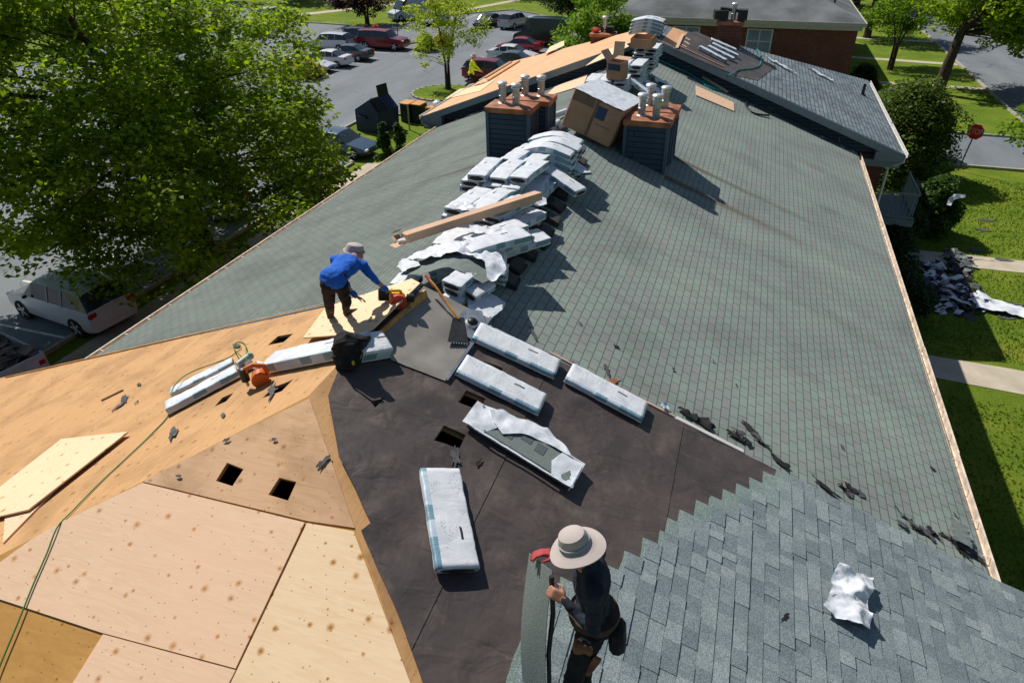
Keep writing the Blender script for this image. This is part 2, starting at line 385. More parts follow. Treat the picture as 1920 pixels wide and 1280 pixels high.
def mk_asphalt():
    m, n, b = newmat('worn_asphalt', .85, .25); s = tc(n, False)
    col = ramp(n, noisef(n, mapping(n, s, (.5, .12, 1), rot=(0, 0, .6)), 1.0, 6, .65), [(.3, (.135, .15, .165)), (.55, (.175, .195, .215)), (.75, (.21, .225, .24))])
    vo = N(n, 'TexVoronoi', feature='DISTANCE_TO_EDGE'); vo.inputs['Scale'].default_value = .16
    dd = N(n, 'VectorMath', operation='MULTIPLY_ADD'); tn = N(n, 'TexNoise'); tn.inputs['Scale'].default_value = .9; n.links.new(s, tn.inputs['Vector'])
    n.links.new(tn.outputs['Color'], dd.inputs[0]); dd.inputs[1].default_value = (1.2, 1.2, 0); n.links.new(s, dd.inputs[2]); n.links.new(dd.outputs[0], vo.inputs['Vector'])
    col = mix(n, ramp(n, vo.outputs['Distance'], [(0, (.55,)*3), (.008, (0, 0, 0))]), col, (.05, .05, .052))
    col = mix(n, 1, col, ramp(n, noisef(n, s, 40, 2), [(.3, (.88,)*3), (.7, (1.1,)*3)]), 'MULTIPLY')
    n.links.new(col, b.inputs['Base Color']); return m
MT['asphalt'] = mk_asphalt()
def leafmat(name, a, b_, trans=.35, shine=.18):
    m, n, b = newmat(name, .55, shine); gi = N(n, 'NewGeometry'); s = tc(n, False)
    f = math_(n, 'ADD', math_(n, 'MULTIPLY', gi.outputs['Random Per Island'], .65), math_(n, 'MULTIPLY', noisef(n, s, .7, 2), .35))
    col = ramp(n, f, [(.15, a), (.85, b_)]); n.links.new(col, b.inputs['Base Color'])
    tr = N(n, 'BsdfTranslucent'); n.links.new(mix(n, 1, col, (1.5, 1.6, .5), 'MULTIPLY'), tr.inputs[0])
    mx = N(n, 'MixShader'); mx.inputs[0].default_value = trans; n.links.new(b.outputs[0], mx.inputs[1]); n.links.new(tr.outputs[0], mx.inputs[2])
    n.links.new(mx.outputs[0], n.nodes['Material Output'].inputs[0]); return m
def paint(name, col, metal=.2):
    if name in _cache: return _cache[name]
    m, n, b = newmat(name, .28, .5); b.inputs['Metallic'].default_value = metal
    s = tc(n, False); n.links.new(ramp(n, noisef(n, s, 3, 3), [(.3, tuple(c*.93 for c in col)), (.7, col)]), b.inputs['Base Color'])
    b.inputs['Coat Weight'].default_value = .6; b.inputs['Coat Roughness'].default_value = .08
    _cache[name] = m; return m
MT['glass'] = simple('dark_car_glass', (.03, .045, .055), .07, .1, 2, .8)
MT['winglass'] = simple('window_glass', (.16, .24, .36), .15, .2, 1.5, .7)
MT['tyre'] = simple('tyre_rubber', (.018, .018, .018), .85, .1)
# ------------------------------------------------------------------ ground, lot, street, walks
def flat(name, pts, z, mat, kind='structure', label=None, cat=None):
    me = mesh(name, [(p[0], p[1], z) for p in pts], [list(range(len(pts)))], mat); me['kind'] = kind; return me
flat('ground', [(-400, -200), (400, -200), (400, 600), (-400, 600)], 0, MT['grass'])
flat('parking_lot', [(-62, -30), (-17.4, -30), (-17.4, 27), (-21.6, 30.5), (-21.6, 36.5), (-16.5, 38.5), (-11, 39), (-11, 76), (-18, 76), (-24, 88), (-29, 91.7), (-35, 85.5), (-38, 76), (-41.2, 73.2), (-48.7, 74.3), (-53.5, 74.5), (-60, 79.5), (-72, 90), (-86, 90), (-70, 66), (-62, 56)], .008, MT['asphalt'])
flat('street', [(20.9, 0), (31, 0), (31, 250), (22.5, 250), (20.9, 95)], .008, MT['asphalt'])
flat('side_street', [(10.5, 36.2), (20.9, 36.2), (20.9, 42.8), (10.5, 42.8)], .012, MT['asphalt'])
walks = [[(12, 56.7), (20.7, 56.2), (20.7, 57.1), (12, 57.7)], [(11, 67.4), (20.7, 65.9), (20.7, 67), (11, 68.4)], [(11, 79), (20.7, 78), (20.7, 79), (11, 80)],
         [(7.3, 14.1), (12.8, 13.7), (20, 12.9), (20, 14.3), (12.7, 15.1), (7.3, 15.3)], [(8, 22.4), (20, 22.8), (20, 24.0), (8, 23.6)],
         [(-16.6, -10), (-12.6, -10), (-12.6, 12), (-13.3, 27.5), (-16.6, 27.5)], [(11.6, 31), (13.4, 31), (13.4, 33), (11.6, 33)],
         [(-36, 87), (-31, 104), (-32.5, 104), (-37.4, 87.5)], [(-56.5, 77.5), (-46.5, 96), (-48.3, 96), (-58.5, 78.6)]]
for wk in walks: flat('walkway', wk, .014, MT['concrete'])
def kerb(pts, w=.16, h=.13, closed=False, name='kerb'):
    b = MB(); n = len(pts)
    for i in range(n if closed else n-1):
        p, q = Vector((*pts[i], 0)), Vector((*pts[(i+1) % n], 0)); d = q-p
        b.box((p+q)/2 + Vector((0, 0, h/2)), (d.length+w*.9, w, h), Matrix.Rotation(math.atan2(d.y, d.x), 3, 'Z'))
    o = b.build(name, MT['kerb']); o['kind'] = 'structure'; return o
kerb([(20.85, 43.5), (20.85, 95), (22.4, 250)]); kerb([(10.5, 42.9), (19.6, 42.9), (20.5, 43.2), (20.85, 43.6)]); kerb([(10.5, 36.1), (19.8, 36.1), (20.7, 35.7), (20.85, 34.8), (20.85, 0)])
kerb([(-60, 79.5), (-53.5, 74.6), (-48.7, 74.4), (-41.2, 73.3), (-38, 76.2), (-35, 85.7), (-29, 91.9), (-24, 88.2), (-18, 76.2), (-11, 76.1)])
kerb([(-17.35, -30), (-17.35, 27), (-21.5, 30.5), (-21.5, 36.5), (-16.5, 38.5), (-11, 39)]); kerb([(-62, -30), (-62, 56), (-70, 66), (-86, 90)])
def island(c, rx, ry, nm='grass_island'):
    pts = [(c[0]+rx*math.cos(a*math.pi/12), c[1]+ry*math.sin(a*math.pi/12)) for a in range(24)]
    kerb(pts, closed=True, name='island_kerb')
    o = mesh(nm, [(x, y, .11) for x, y in pts], [list(range(24))], MT['grass']); o['kind'] = 'structure'
island((-18.8, 44.2), 2.7, 2.6); island((-33.4, 46.5), 2.4, 1.9); island((-34.5, 64.5), 3.6, 1.2); island((-27.5, 62.5), 1.5, 3.0)
b = MB()
for y in (47.7, 50.4, 53.1, 55.8, 58.5, 61.2): b.box((-33.5, y, .014), (5.2, .11, .004))
for y in (46.7, 49.4, 52.1, 54.8, 57.5, 60.2): b.box((-16.5, y, .014), (5.0, .11, .004))
for x in (-32.3, -29.6, -26.9, -24.2): b.box((x, 86 - (x+32)*.1 - 2, .014), (.11, 5, .004))
for y in (2, 4.8, 7.6, 10.4, 13.2, 16, 18.8, 21.6, 24.4): b.box((-20.2, y, .014), (5.2, .11, .004))
o = b.build('parking_line', MT['whitepaint']); o['kind'] = 'structure'

# ------------------------------------------------------------------ main apartment building
B = thing('apartment_building', 'long brick apartment building whose roof is being stripped and reshingled, seen from above', 'building', (0, 0, 0))
ev = lambda w, z: z - T*w
b = MB(); e1 = ev(WL, ZM)
b.box((0.0, LF/2, e1/2-.12), (WL+WR-1.0, LF-.02, e1-.24)); b.build('wall', MT['brick'], B)
e2 = ev(WN, ZN)
def shell(y0, y1, x, top):
    b = MB(); w = .25
    b.box((0, y0, top/2), (2*x, w, top)); b.box((0, y1, top/2), (2*x, w, top))
    b.box((-x+w/2, (y0+y1)/2, top/2), (w, y1-y0-w-.004, top)); b.box((x-w/2, (y0+y1)/2, top/2), (w, y1-y0-w-.004, top)); return b
shell(-LN-WN+.5, -.35, WN-.45, e2-.16).build('wall', MT['brick'], B)
shell(LF+.42, LF+HF+WN-.5, WN-.45, e2-.16).build('wall', MT['brick'], B)
MB().box((0, -LN/2-WN/2+.05, e2-.06), (2*WN-1.4, LN+WN-1.2, .06)).build('attic_floor', simple('attic_insulation', (.05, .04, .035), .95, .4, 3), B)
mesh('gable_wall', [(-WN+.6, -.36, e2-.2), (WN-.6, -.36, e2-.2), (WN-.6, -.36, ev(WN-.6, ZN)-.04), (0, -.36, ZN-.04), (-WN+.6, -.36, ev(WN-.6, ZN)-.04)], [(0, 1, 2, 3, 4)], MT['scrapd'], B)
# frames of each roof plane (u x v = n, pointing up)
FMR = Frame((0, 0, ZM), (0, -1, 0), (1, 0, -T)); FML = Frame((0, 0, ZM), (0, 1, 0), (-1, 0, -T))
FNR = Frame((0, 0, ZN), (0, -1, 0), (1, 0, -T)); FNL = Frame((0, 0, ZN), (0, 1, 0), (-1, 0, -T))
FFR = Frame((0, 0, ZF), (0, -1, 0), (1, 0, -T)); FFL = Frame((0, 0, ZF), (0, 1, 0), (-1, 0, -T))
FHP = Frame((0, -LN, ZN), (-1, 0, 0), (0, -1, -T))
k = 1/CS
def sag(F, a=.012): return lambda u, v: a*fbm(u*.35, v*.35, 3.)+.004*fbm(u*1.7, v*1.7, 9)
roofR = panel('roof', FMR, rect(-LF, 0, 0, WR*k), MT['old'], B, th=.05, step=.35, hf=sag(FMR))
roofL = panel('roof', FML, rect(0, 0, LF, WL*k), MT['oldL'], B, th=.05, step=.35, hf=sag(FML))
# gutters and fascia of the middle roof
def gutter(x, y0, y1, z, s, nm='gutter', mat='gutter', par=B):
    b = MB(); n = max(1, int((y1-y0)/3))
    for i in range(n):
        a, c = y0+(y1-y0)*i/n, y0+(y1-y0)*(i+1)/n; L_ = c-a-.012; m = (a+c)/2; j = random.uniform(-.006, .006)
        b.box((x+s*(.012+j), m, z-.06), (.008, L_, .11)); b.box((x+s*(.115+j), m, z-.055), (.01, L_, .12)); b.box((x+s*(.065+j), m, z-.112), (.1, L_, .008)); b.box((x+s*(.113+j), m, z+.008), (.026, L_, .01))
    o = b.build(nm, MT[mat], par)
    y = y0+.4
    while y < y1: MB().box((x+s*.065, y, z-.004), (.13, .018, .006)).build('gutter_hanger', MT[mat], o); y += .62
    return o
gutter(WR+.005, .06, LF-.02, ev(WR, ZM)-.012, 1); gutter(-WL-.005, .06, LF-.02, ev(WL, ZM)-.012, -1)
b = MB(); b.box((WR-.08, LF/2, ev(WR, ZM)-.14), (.03, LF-.05, .2)); b.box((-WL+.08, LF/2, ev(WL, ZM)-.14), (.03, LF-.05, .2)); b.box((WR-.26, LF/2, ev(WR, ZM)-.23), (.36, LF-.05, .02)); b.box((-WL+.3, LF/2, ev(WL, ZM)-.23), (.44, LF-.05, .02)); b.build('fascia', MT['fascia'], B)
# far segment
panel('roof', FFR, [(-LF, 0), (-LF, WN*k), (-LF-HF-WN, WN*k), (-LF-HF, 0)][::-1], MT['newfar'], B, th=.03, step=.5, hf=lambda u, v: .006*fbm(u*.5, v*.5, 5))
FFH = Frame((0, LF+HF, ZF), (1, 0, 0), (0, 1, -T))
panel('roof', FFH, [(0, 0), (WN, WN*k), (-WN, WN*k)], MT['newfar'], B, th=.03)
dk = panel('roof', FFL, [(LF, 0), (LF+HF, 0), (LF+HF+WN, WN*k), (LF, WN*k)], MT['ply_far'], B, th=.03, step=.5, hf=lambda u, v: .004*fbm(u*.6, v*.6, 5))
pf = lambda x, y: FFR.q(FRp(x, y))
panel('roofing_felt', FFR, [pf(1262, 92), pf(1290, 62), pf(1305, 60), pf(1455, 125), pf(1420, 152), (-LF-.03, 2.9*k)], MT['felt'], dk.parent, th=.006, lift=.012, step=.2, hf=lambda u, v: .004*fbm(u*2, v*2, 1))
panel('bare_decking', FFR, [pf(1240, 78), (-LF-.02, .1), (-LF-.02, 1.15), pf(1262, 91), pf(1289, 62), pf(1262, 52)], MT['ply_far'], B, th=.006, lift=.008)
b = MB()
for (p, q, w) in [((1268, 92), (1280, 66), .1)]: b.box((FRp(*p)+FRp(*q))/2 + NRn*.03, ((FRp(*q)-FRp(*p)).length, w, .02), (FRp(*q)-FRp(*p)).to_track_quat('X', 'Z').to_matrix())
b.build('batten', MT['cardlight'], B)
b = MB()
for p, q in [((1285, 72), (1293, 77)), ((1283, 79), (1292, 85)), ((1278, 85), (1287, 90))]:
    d = FRp(*q)-FRp(*p); b.box((FRp(*p)+FRp(*q))/2 + NRn*.024, (d.length, .09, .008), d.to_track_quat('X', 'Z').to_matrix())
b.build('felt_patch', MT['cardlight'], B)
b = MB(); d = FRp(1356, 127)-FRp(1272, 88); b.box((FRp(1356, 127)+FRp(1272, 88))/2 + NRn*.03, (d.length, .05, .03), d.to_track_quat('X', 'Z').to_matrix()); b.build('starter_board', MT['cardlight'], B)
# rake fascia + siding gable, eave returns, gutters of the far segment
for s, mt in ((1, 'fascia'), (-1, 'fascia')):
    p, q = Vector((0, LF-.02, ZF-.13)), Vector((s*WN, LF-.02, ZF-.13-T*WN)); d = q-p
    MB().box((p+q)/2, (d.length+.05, .035, .22), d.to_track_quat('X', 'Z').to_matrix()).build('rake_board', MT[mt], B)
    MB().box((p+q)/2 + Vector((0, .16, -.1)), (d.length, .32, .015), d.to_track_quat('X', 'Z').to_matrix()).build('soffit', MT['fascia'], B)
    p = Vector((s*(WN-.42), LF+.12, ev(WN, ZF)-.12)); MB().box(p, (.84, .30, .30)).build('eave_return', MT['fascia'], B)
    MB().box((s*(WN-.62), LF+.18, ev(WN, ZF)-.39), (1.2, .16, .22)).build('eave_return', MT['fascia'], B)
mesh('gable_siding', [(-WN+.5, LF+.22, ev(WN, ZF)-.1), (WN-.5, LF+.22, ev(WN, ZF)-.1), (WN-.5, LF+.22, ev(WN-.5, ZF)-.16), (0, LF+.22, ZF-.16), (-WN+.5, LF+.22, ev(WN-.5, ZF)-.16)], [(0, 1, 2, 3, 4)], MT['siding'], B)
gutter(WN+.005, LF+.02, LF+HF+WN, ev(WN, ZF)-.012, 1, mat='drip'); gutter(-WN-.005, LF+.02, LF+HF+WN, ev(WN, ZF)-.012, -1, mat='drip')
for s in (1, -1):
    x = s*(WN-.42); e = ev(WN, ZF)
    MB().path([(s*(WN+.06), LF+.1, e-.14), (s*(WN+.06), LF+.1, e-.28), (x+s*.09, LF+.16, e-.52), (x+s*.09, LF+.16, e-.7), (x+s*.09, LF+.16, .2)], .045, 8).build('downpipe', MT['drip'], B)
# flashing/torn edge along the base of the far gable
for s, zz in ((1, ZM), (-1, ZM)):
    pts = []
    for i in range(40):
        x = s*(.4+i*.168); pts.append(x)
    for i, x in enumerate(pts):
        if random.random() < .8: MB().box((x, LF-.08-random.random()*.12, ZM-T*abs(x)+.018+random.random()*.02), (.2, .16+random.random()*.14, .008), Matrix.Rotation(s*math.atan(T)+random.uniform(-.1, .1), 3, 'Y')).build('torn_flashing', MT['scrap'] if s > 0 else MT['fascia'], B)
b = MB(); p, q = MLp(985, 182)+NLn*.03, MLp(1106, 133)+NLn*.03; b.tube(p, q, .012, n=6); p, q = MLp(795, 241)+NLn*.03, MLp(985, 185)+NLn*.03; b.tube(p, q, .012, n=6); b.build('chalk_line', simple('red_edge', (.45, .06, .06), .6, .1), B)
# vent pipe on the far right slope
for nm, (x, y, h) in dict(a=(1617, 178, .42)).items():
    p = FRp(x, y); MB().lathe(p, [(.14, -.02), (.13, .015), (.065, .03), (.055, h), (.04, h)], 10).build('vent_pipe', MT['plasticblk'], B)
# clapboard chimney chases in pairs with rusty caps and steel flues
def chase(x0, x1, y0, y1, top, flues, fh, mat='siding', label=None):
    base = min(ZM - T*abs(x0), ZM - T*abs(x1)) - .3 if y1 < 19 else ZF-3.0
    ch = MB().box(((x0+x1)/2, (y0+y1)/2, (base+top)/2), (x1-x0, y1-y0, top-base)).build('chimney', MT[mat], B)
    for cx in (x0, x1):
        for cy in (y0, y1):
            if mat == 'siding': MB().box((cx, cy, (base+top)/2), (.07, .07, top-base)).build('corner_board', simple('navy_corner', (.07, .11, .145), .6, .05), ch)
    b = MB(); cx, cy = (x0+x1)/2, (y0+y1)/2; w, d = (x1-x0)/2+.055, (y1-y0)/2+.055
    v = [b.bm.verts.new((cx+sx*w, cy+sy*d, top-.10)) for sx, sy in ((-1, -1), (1, -1), (1, 1), (-1, 1))]
    v2 = [b.bm.verts.new((cx+sx*w, cy+sy*d, top+.015)) for sx, sy in ((-1, -1), (1, -1), (1, 1), (-1, 1))]
    v3 = [b.bm.verts.new((cx+sx*(w-.12), cy+sy*(d-.12), top+.045)) for sx, sy in ((-1, -1), (1, -1), (1, 1), (-1, 1))]
    for A, Bq in ((v, v2), (v2, v3)):
        for i in range(4): b.bm.faces.new((A[i], A[(i+1) % 4], Bq[(i+1) % 4], Bq[i]))
    b.bm.faces.new(v3); b.build('chimney_cap', MT['rust'], ch)
    for fx, fy in flues:
        fl = MB().lathe((fx, fy, top+.03), [(.13, 0), (.10, .025), (.082, .03), (.082, fh*.45), (.087, fh*.46), (.087, fh*.49), (.082, fh*.5), (.082, fh)], 16).build('flue_pipe', MT['steel'], ch, True)
        MB().lathe((fx, fy, top+.03+fh), [(.06, -.02), (.105, 0), (.105, .02), (.075, .03), (.075, .055), (.118, .06), (.12, .08), (.10, .105), (.04, .12)], 18).build('flue_cap', MT['steelcap'], fl, True)
    return ch
ZC = ZM + .40
chase(1.00, 1.90, 8.50, 9.15, ZC, [(1.27, 8.82), (1.58, 8.80)], .36); chase(1.03, 1.93, 9.35, 10.0, ZC, [(1.30, 9.75), (1.66, 9.60)], .36)
chase(-2.20, -1.22, 8.62, 9.27, ZC+.02, [(-1.95, 8.98), (-1.6, 8.9)], .36); chase(-2.0, -1.02, 9.47, 10.12, ZC+.02, [(-1.66, 9.78), (-1.28, 9.85)], .36)
c1 = chase(1.9, 2.8, 23.0, 23.7, ZF-.15, [(2.42, 23.3)], .5, 'brick'); c2 = chase(-3.0, -2.1, 23.0, 23.7, ZF-.75, [(-2.5, 23.3)], .5, 'brick')
# balcony in the shade on the east side
q0 = AZ(1712, 420, -5.75); bx1 = q0.x; by0 = q0.y; by1 = by0+2.6; bz = q0.z
bal = MB().box(((WN-.5+bx1)/2, (by0+by1)/2, bz), (bx1-WN+.5, by1-by0, .26)).build('balcony', simple('balcony_grey', (.16, .21, .22), .7, .1), B)
for (p, q) in (((bx1-.05, by0+.05), (bx1-.05, by1)), ((WN-.4, by0+.05), (bx1-.05, by0+.05))):
    b = MB(); p, q = Vector((*p, 0)), Vector((*q, 0)); n = int((q-p).length/.14)
    for i in range(n+1): c = p+(q-p)*i/n; b.box((c.x, c.y, bz+.6), (.03, .03, .9))
    for zz in (bz+.2, bz+1.08):
        d = q-p; b.box(((p+q)/2 + Vector((0, 0, zz))), (d.length+.05, .06, .05), Matrix.Rotation(math.atan2(d.y, d.x), 3, 'Z'))
    b.build('railing', simple('railing_grey', (.16, .22, .23), .6, .1), bal)
print('balcony', bx1, by0, bz)
MB().box((8.05, 18.5, 2.4), (.04, .5, .5)).build('meter_box', MT['fascia'], B)

tips = [(1440, 876), (1417, 893), (1393, 907), (1369, 914), (1344, 927), (1318, 932), (1291, 946), (1264, 961), (1234, 976), (1203, 985), (1169, 1007), (1136, 1027), (1102, 1048), (1066, 1060), (1029, 1071), (991, 1088)]
tp = sorted([(NRp(*q).x, NRp(*q).y) for q in tips])
def ystart(x):
    if x <= tp[0][0]: return tp[0][1]
    for (a, ya), (b_, yb) in zip(tp, tp[1:]):
        if x <= b_: return ya + (yb-ya)*(x-a)/(b_-a)
    return -.03
# ------------------------------------------------------------------ near segment
pr = lambda x, y: FNR.q(NRp(x, y)); pl = lambda x, y: FNL.q(NLp(x, y)); ph = lambda x, y: FHP.q(HIPp(x, y))
holesR = [[pr(*q) for q in h] for h in ([(905, 681), (941, 695), (935, 712), (898, 697)], [(872, 737), (908, 752), (896, 775), (856, 760)], [(830, 803), (870, 822), (858, 848), (810, 832)], [(693, 758), (720, 752), (702, 769)])]
holesL = [[pl(*q) for q in h] for h in ([(550, 625), (532, 641), (502, 647), (521, 630)], [(549, 712), (528, 733), (492, 746), (512, 726)], [(438, 736), (424, 752), (402, 762), (417, 745)])]
holesH = [[ph(*q) for q in h] for h in ([(427, 868), (458, 880), (437, 912), (406, 902)], [(525, 896), (557, 904), (541, 939), (504, 928)])]
hp = [(-T*0, 0)]
ripR = panel('roof', FNR, [(0, 0), (0, WN*k), (LN+WN, WN*k), (LN, 0)][::-1], MT['ply_gold'], B, holes=holesR, th=.03, step=.6)
# golden aged decking of the west slope: sheets laid out in courses with fine gaps
deckL = panel('roof', FNL, [(0, 0), (0, WN*k), (-LN-WN, WN*k), (-LN, 0)], MT['ply_gold'], B, holes=holesL, th=.03, step=.6)
deckH = panel('roof', FHP, [(0, 0), (-WN, WN*k), (WN, WN*k)], MT['ply_dark'], B, holes=holesH, th=.03, step=.6)
# hip sheets: stained upper sheets, fresh pink sheet, paler sheet, ochre board, fresh lower sheet
def sheet(nm, F, pts, mat, lift=.012, th=.012, par=B, holes=()): return panel(nm, F, pts, MT[mat], par, holes=holes, th=th, lift=lift, smooth=False, step=.8, bot=False)
A = ph(0, 0)
e = .03
sheet('plywood_sheet', FHP, [ph(581, 748), ph(666, 990), ph(577, 977), ph(268, 903), ph(470, 801)], 'ply_mid', holes=holesH)
sheet('plywood_sheet', FHP, [ph(572, 980), ph(443, 1253), ph(192, 1186), ph(0, 1123), ph(-60, 1100), ph(60, 1012), ph(116, 980), ph(269, 906)], 'ply_new', .014)
sheet('plywood_sheet', FHP, [ph(577, 981), ph(664, 997), ph(771, 1282), ph(840, 1480), ph(350, 1450), ph(447, 1254)], 'ply_pale', .014)
sheet('plywood_sheet', FHP, [ph(195, 1189), ph(443, 1256), ph(345, 1448), ph(40, 1440), ph(120, 1310)], 'ply_new', .014)
# east slope: hip board edge and felt laid in strips parallel to the ridge
bd = [pr(586, 748), pr(775, 560), pr(800, 552)]
x = lambda t: (LN + t*WN, t*WN*k)
def hipline(d): return [(LN+d, d*k)]
fe = []   # felt edge beside the hip, wavering like the torn edge in the photo
for t_, off in ((0, .14), (.5, .05), (.95, .10), (1.0, .02), (1.5, .06), (2.1, .05), (2.15, .11), (2.7, .10), (3.3, .07), (4.5, .06), (8.4, .06)): fe.append((LN+t_-off*.6, (t_+off)*k))
def ridge_of(u): return 0.02
seams = [0, .88, 1.66, 2.42, 3.18, 3.95, 4.7]
def felt_h(seed, v0):
    def f(u, v):
        w = .013*fbm(u*1.1, v*.7, 2)+.010*fbm(u*1.3+v*2.4, v*2.0-u*.8, 7)+.003*fbm(u*5, v*4, 9)-.012*abs(noise.noise(Vector((u*1.2+v*2.2, v*.9, 6))))
        w += .022*max(0, math.sin(u*1.9+v*3.1+1.2*fbm(u, v, 4)))**4*max(0, fbm(u*.7, v*.7, 3)+.3)
        x = v*CS; d = -u - ystart(x) if x > 2.2 else 1
        k_ = 1 if d > .15 else max(.08, d/.15)
        return w*k_+.008
    return f
def clip_poly(poly, a, c):      # keep a*v.. between v=a and v=c
    def cl(P, lim, s):
        out = []
        for i in range(len(P)):
            p, q = P[i], P[(i+1) % len(P)]; ip, iq = s*(p[1]-lim) >= 0, s*(q[1]-lim) >= 0
            if ip: out.append(p)
            if ip != iq: t = (lim-p[1])/(q[1]-p[1]); out.append((p[0]+t*(q[0]-p[0]), lim))
        return out
    return cl(cl(poly, a, 1), c, -1)
region = [(0.02, 0.02), (LN-.55, 0.02)] + fe[0:1] + fe[1:-1] + [(LN+WN-.1, WN*k), (.02, WN*k)]
for i, (a, c) in enumerate(zip(seams, seams[1:])):
    P = clip_poly(region, a*k, (c+.07)*k)
    P = P[::-1]
    hs = [h for h in holesR if all(a*k < p[1] < (c+.07)*k for p in h)]
    hh = []
    for h in holesR:
        q = clip_poly(h, a*k+.01, (c+.06)*k)
        if len(q) > 2: hh.append(q)
    panel('roofing_felt', FNR, P, MT['felt'], B, holes=hh, th=.006, step=.06, hf=felt_h(i*3.1, a), lift=.014 + .003*(i % 2) + (len(seams)-i)*.0030, bot=False)
# plank showing along the hip beside the felt
hb = MB()
# grey membrane at the ridge top, flashing strip
panel('ridge_membrane', FNR, [pr(792, 543), pr(915, 602), pr(903, 625), pr(832, 722), pr(731, 682), pr(712, 640)], MT['ice'], B, th=.004, step=.05, hf=felt_h(0, 0), lift=.050)
# white drip edge and copper-coloured edge on the rake
def edge(p, q, w, h, mat, nm, lift=.02):
    p, q = NRp(*p), NRp(*q); d = q-p; MB().box((p+q)/2 + NRn*lift, (d.length, w, h), d.to_track_quat('X', 'Z').to_matrix()).build(nm, MT[mat], B)
MT['copper'] = simple('copper_edge', (.62, .40, .30), .5, .1)
edge((1266, 786), (1391, 849), .05, .035, 'drip', 'drip_edge'); edge((1030, 664), (1262, 783), .022, .03, 'copper', 'drip_edge')
p, q = NLp(10, 709)+NLn*.0, NLp(770, 536); d = q-p; MB().box((p+q)/2 + NLn*.006 + Vector((0, .012, 0)), (d.length, .02, .03), d.to_track_quat('X', 'Z').to_matrix()).build('drip_edge', MT['sidewood'], B)
p, q = Vector((.1, .01, ZN-.12)), Vector((WN, .01, ZN-.12-T*WN)); d = q-p; MB().box((p+q)/2, (d.length, .03, .2), d.to_track_quat('X', 'Z').to_matrix()).build('rake_board', MT['fascia'], B)
p, q = Vector((-.1, .01, ZN-.12)), Vector((-WN, .01, ZN-.12-T*WN)); d = q-p; MB().box((p+q)/2, (d.length, .03, .2), d.to_track_quat('X', 'Z').to_matrix()).build('rake_board', MT['fascia'], B)
gutter(WN+.005, -LN-WN, -.05, ev(WN, ZN)-.012, 1, mat='drip'); gutter(-WN-.005, -LN-WN, -.05, ev(WN, ZN)-.012, -1, mat='drip')
# ---- new laminated shingles on the east slope: one strip per course, darker and lighter dragon teeth
EXP = .1445
def vleft(v):          # where each course starts (u), following the stair-stepped edge seen in the photo
    xx = v*CS
    return None
def smat():
    m, n, b = newmat('laminated_shingle', .92, .18); s = tc(n, True)
    a = N(n, 'Attribute', attribute_name='tone')
    col = ramp(n, a.outputs['Fac'], [(0, (.15, .187, .20)), (.3, (.185, .225, .238)), (.6, (.215, .257, .268)), (.85, (.26, .305, .315)), (1.0, (.18, .235, .215))])
    g = N(n, 'TexVoronoi', feature='F1'); g.inputs['Scale'].default_value = 190; n.links.new(s, g.inputs['Vector'])
    sp = N(n, 'SeparateColor'); n.links.new(g.outputs['Color'], sp.inputs[0])
    col = mix(n, 1, col, ramp(n, sp.outputs[0], [(0, (.55,)*3), (.5, (1,)*3), (1, (1.55,)*3)]), 'MULTIPLY')
    col = mix(n, 1, col, ramp(n, noisef(n, s, 3, 4), [(.3, (.86, .88, .9)), (.7, (1.1, 1.08, 1.06))]), 'MULTIPLY')
    n.links.new(col, b.inputs['Base Color']); bump(n, b, g.outputs['Distance'], .4, .004); return m
MT['lam'] = smat()
def shingle_field():
    vs, fs, tone, uv = [], [], [], []
    def quadbox(u0, u1, v0, v1, l0, l1, th, t):
        """slab between v0 (upper) and v1 (butt); top surface lifts l0, l1"""
        b = len(vs)
        for (u, v, l) in ((u0, v0, l0), (u1, v0, l0), (u1, v1, l1), (u0, v1, l1)): vs.append(FNR.P(u, v, l)); uv.append((u, v))
        for (u, v, l) in ((u0, v0, l0-th), (u1, v0, l0-th), (u1, v1, l1-th), (u0, v1, l1-th)): vs.append(FNR.P(u, v, l)); uv.append((u, v))
        for f in ((0, 1, 2, 3), (3, 2, 6, 7), (0, 3, 7, 4), (2, 1, 5, 6), (1, 0, 4, 5)): fs.append([b+i for i in f]); tone.append(t)
    rnd = random.Random(11); x = 2.26; i = 0; base = .030; H = .335
    while x < WN - .02:
        v0 = x*k; v1 = min(v0 + H, WN*k + .02); y = ystart(x + .02); u0 = -y + rnd.uniform(-.02, .02); ue = LN + x + .25
        def lf(v): return base + (v-v0)/H*.016
        # under-sheet: plain greenish headlap, split into metre-long shingles
        u = u0
        while u < ue:
            w = min(1.0, ue-u); jl = rnd.uniform(0, .0012); quadbox(u, u+w-.002, v0, v1, lf(v0)+jl, lf(v1)+jl, .004, .98 + rnd.uniform(-.02, .02)); u += w
        # exposed part: base tone + teeth
        ve = v1 - EXP - .004; u = u0; tn = rnd.random()
        while u < ue:
            w = rnd.choice([.09, .12, .15, .19, .24, .28])*rnd.uniform(.85, 1.15); w = min(w, ue-u)
            tn = (tn + rnd.uniform(.18, .7)) % .95
            if rnd.random() < .58: quadbox(u, u+w, ve, v1+.001, lf(ve)+.007, lf(v1)+.0075, .008, tn)
            else: quadbox(u+.001, u+w-.001, ve, v1-.001, lf(ve)+.002, lf(v1)+.002, .004, tn*.8)
            u += w
        x += EXP*CS; i += 1
    # rake starter strip laid beside the drip edge
    me = bpy.data.meshes.new('shingle_field'); me.from_pydata([tuple(v) for v in vs], [], fs); me.update()
    l = me.uv_layers.new(name='UVMap'); a = me.attributes.new('tone', 'FLOAT', 'FACE'); a.data.foreach_set('value', tone)
    for lp in me.loops: l.data[lp.index].uv = uv[lp.vertex_index]
    return link('shingle_field', me, B, MT['lam'])
shingle_field()

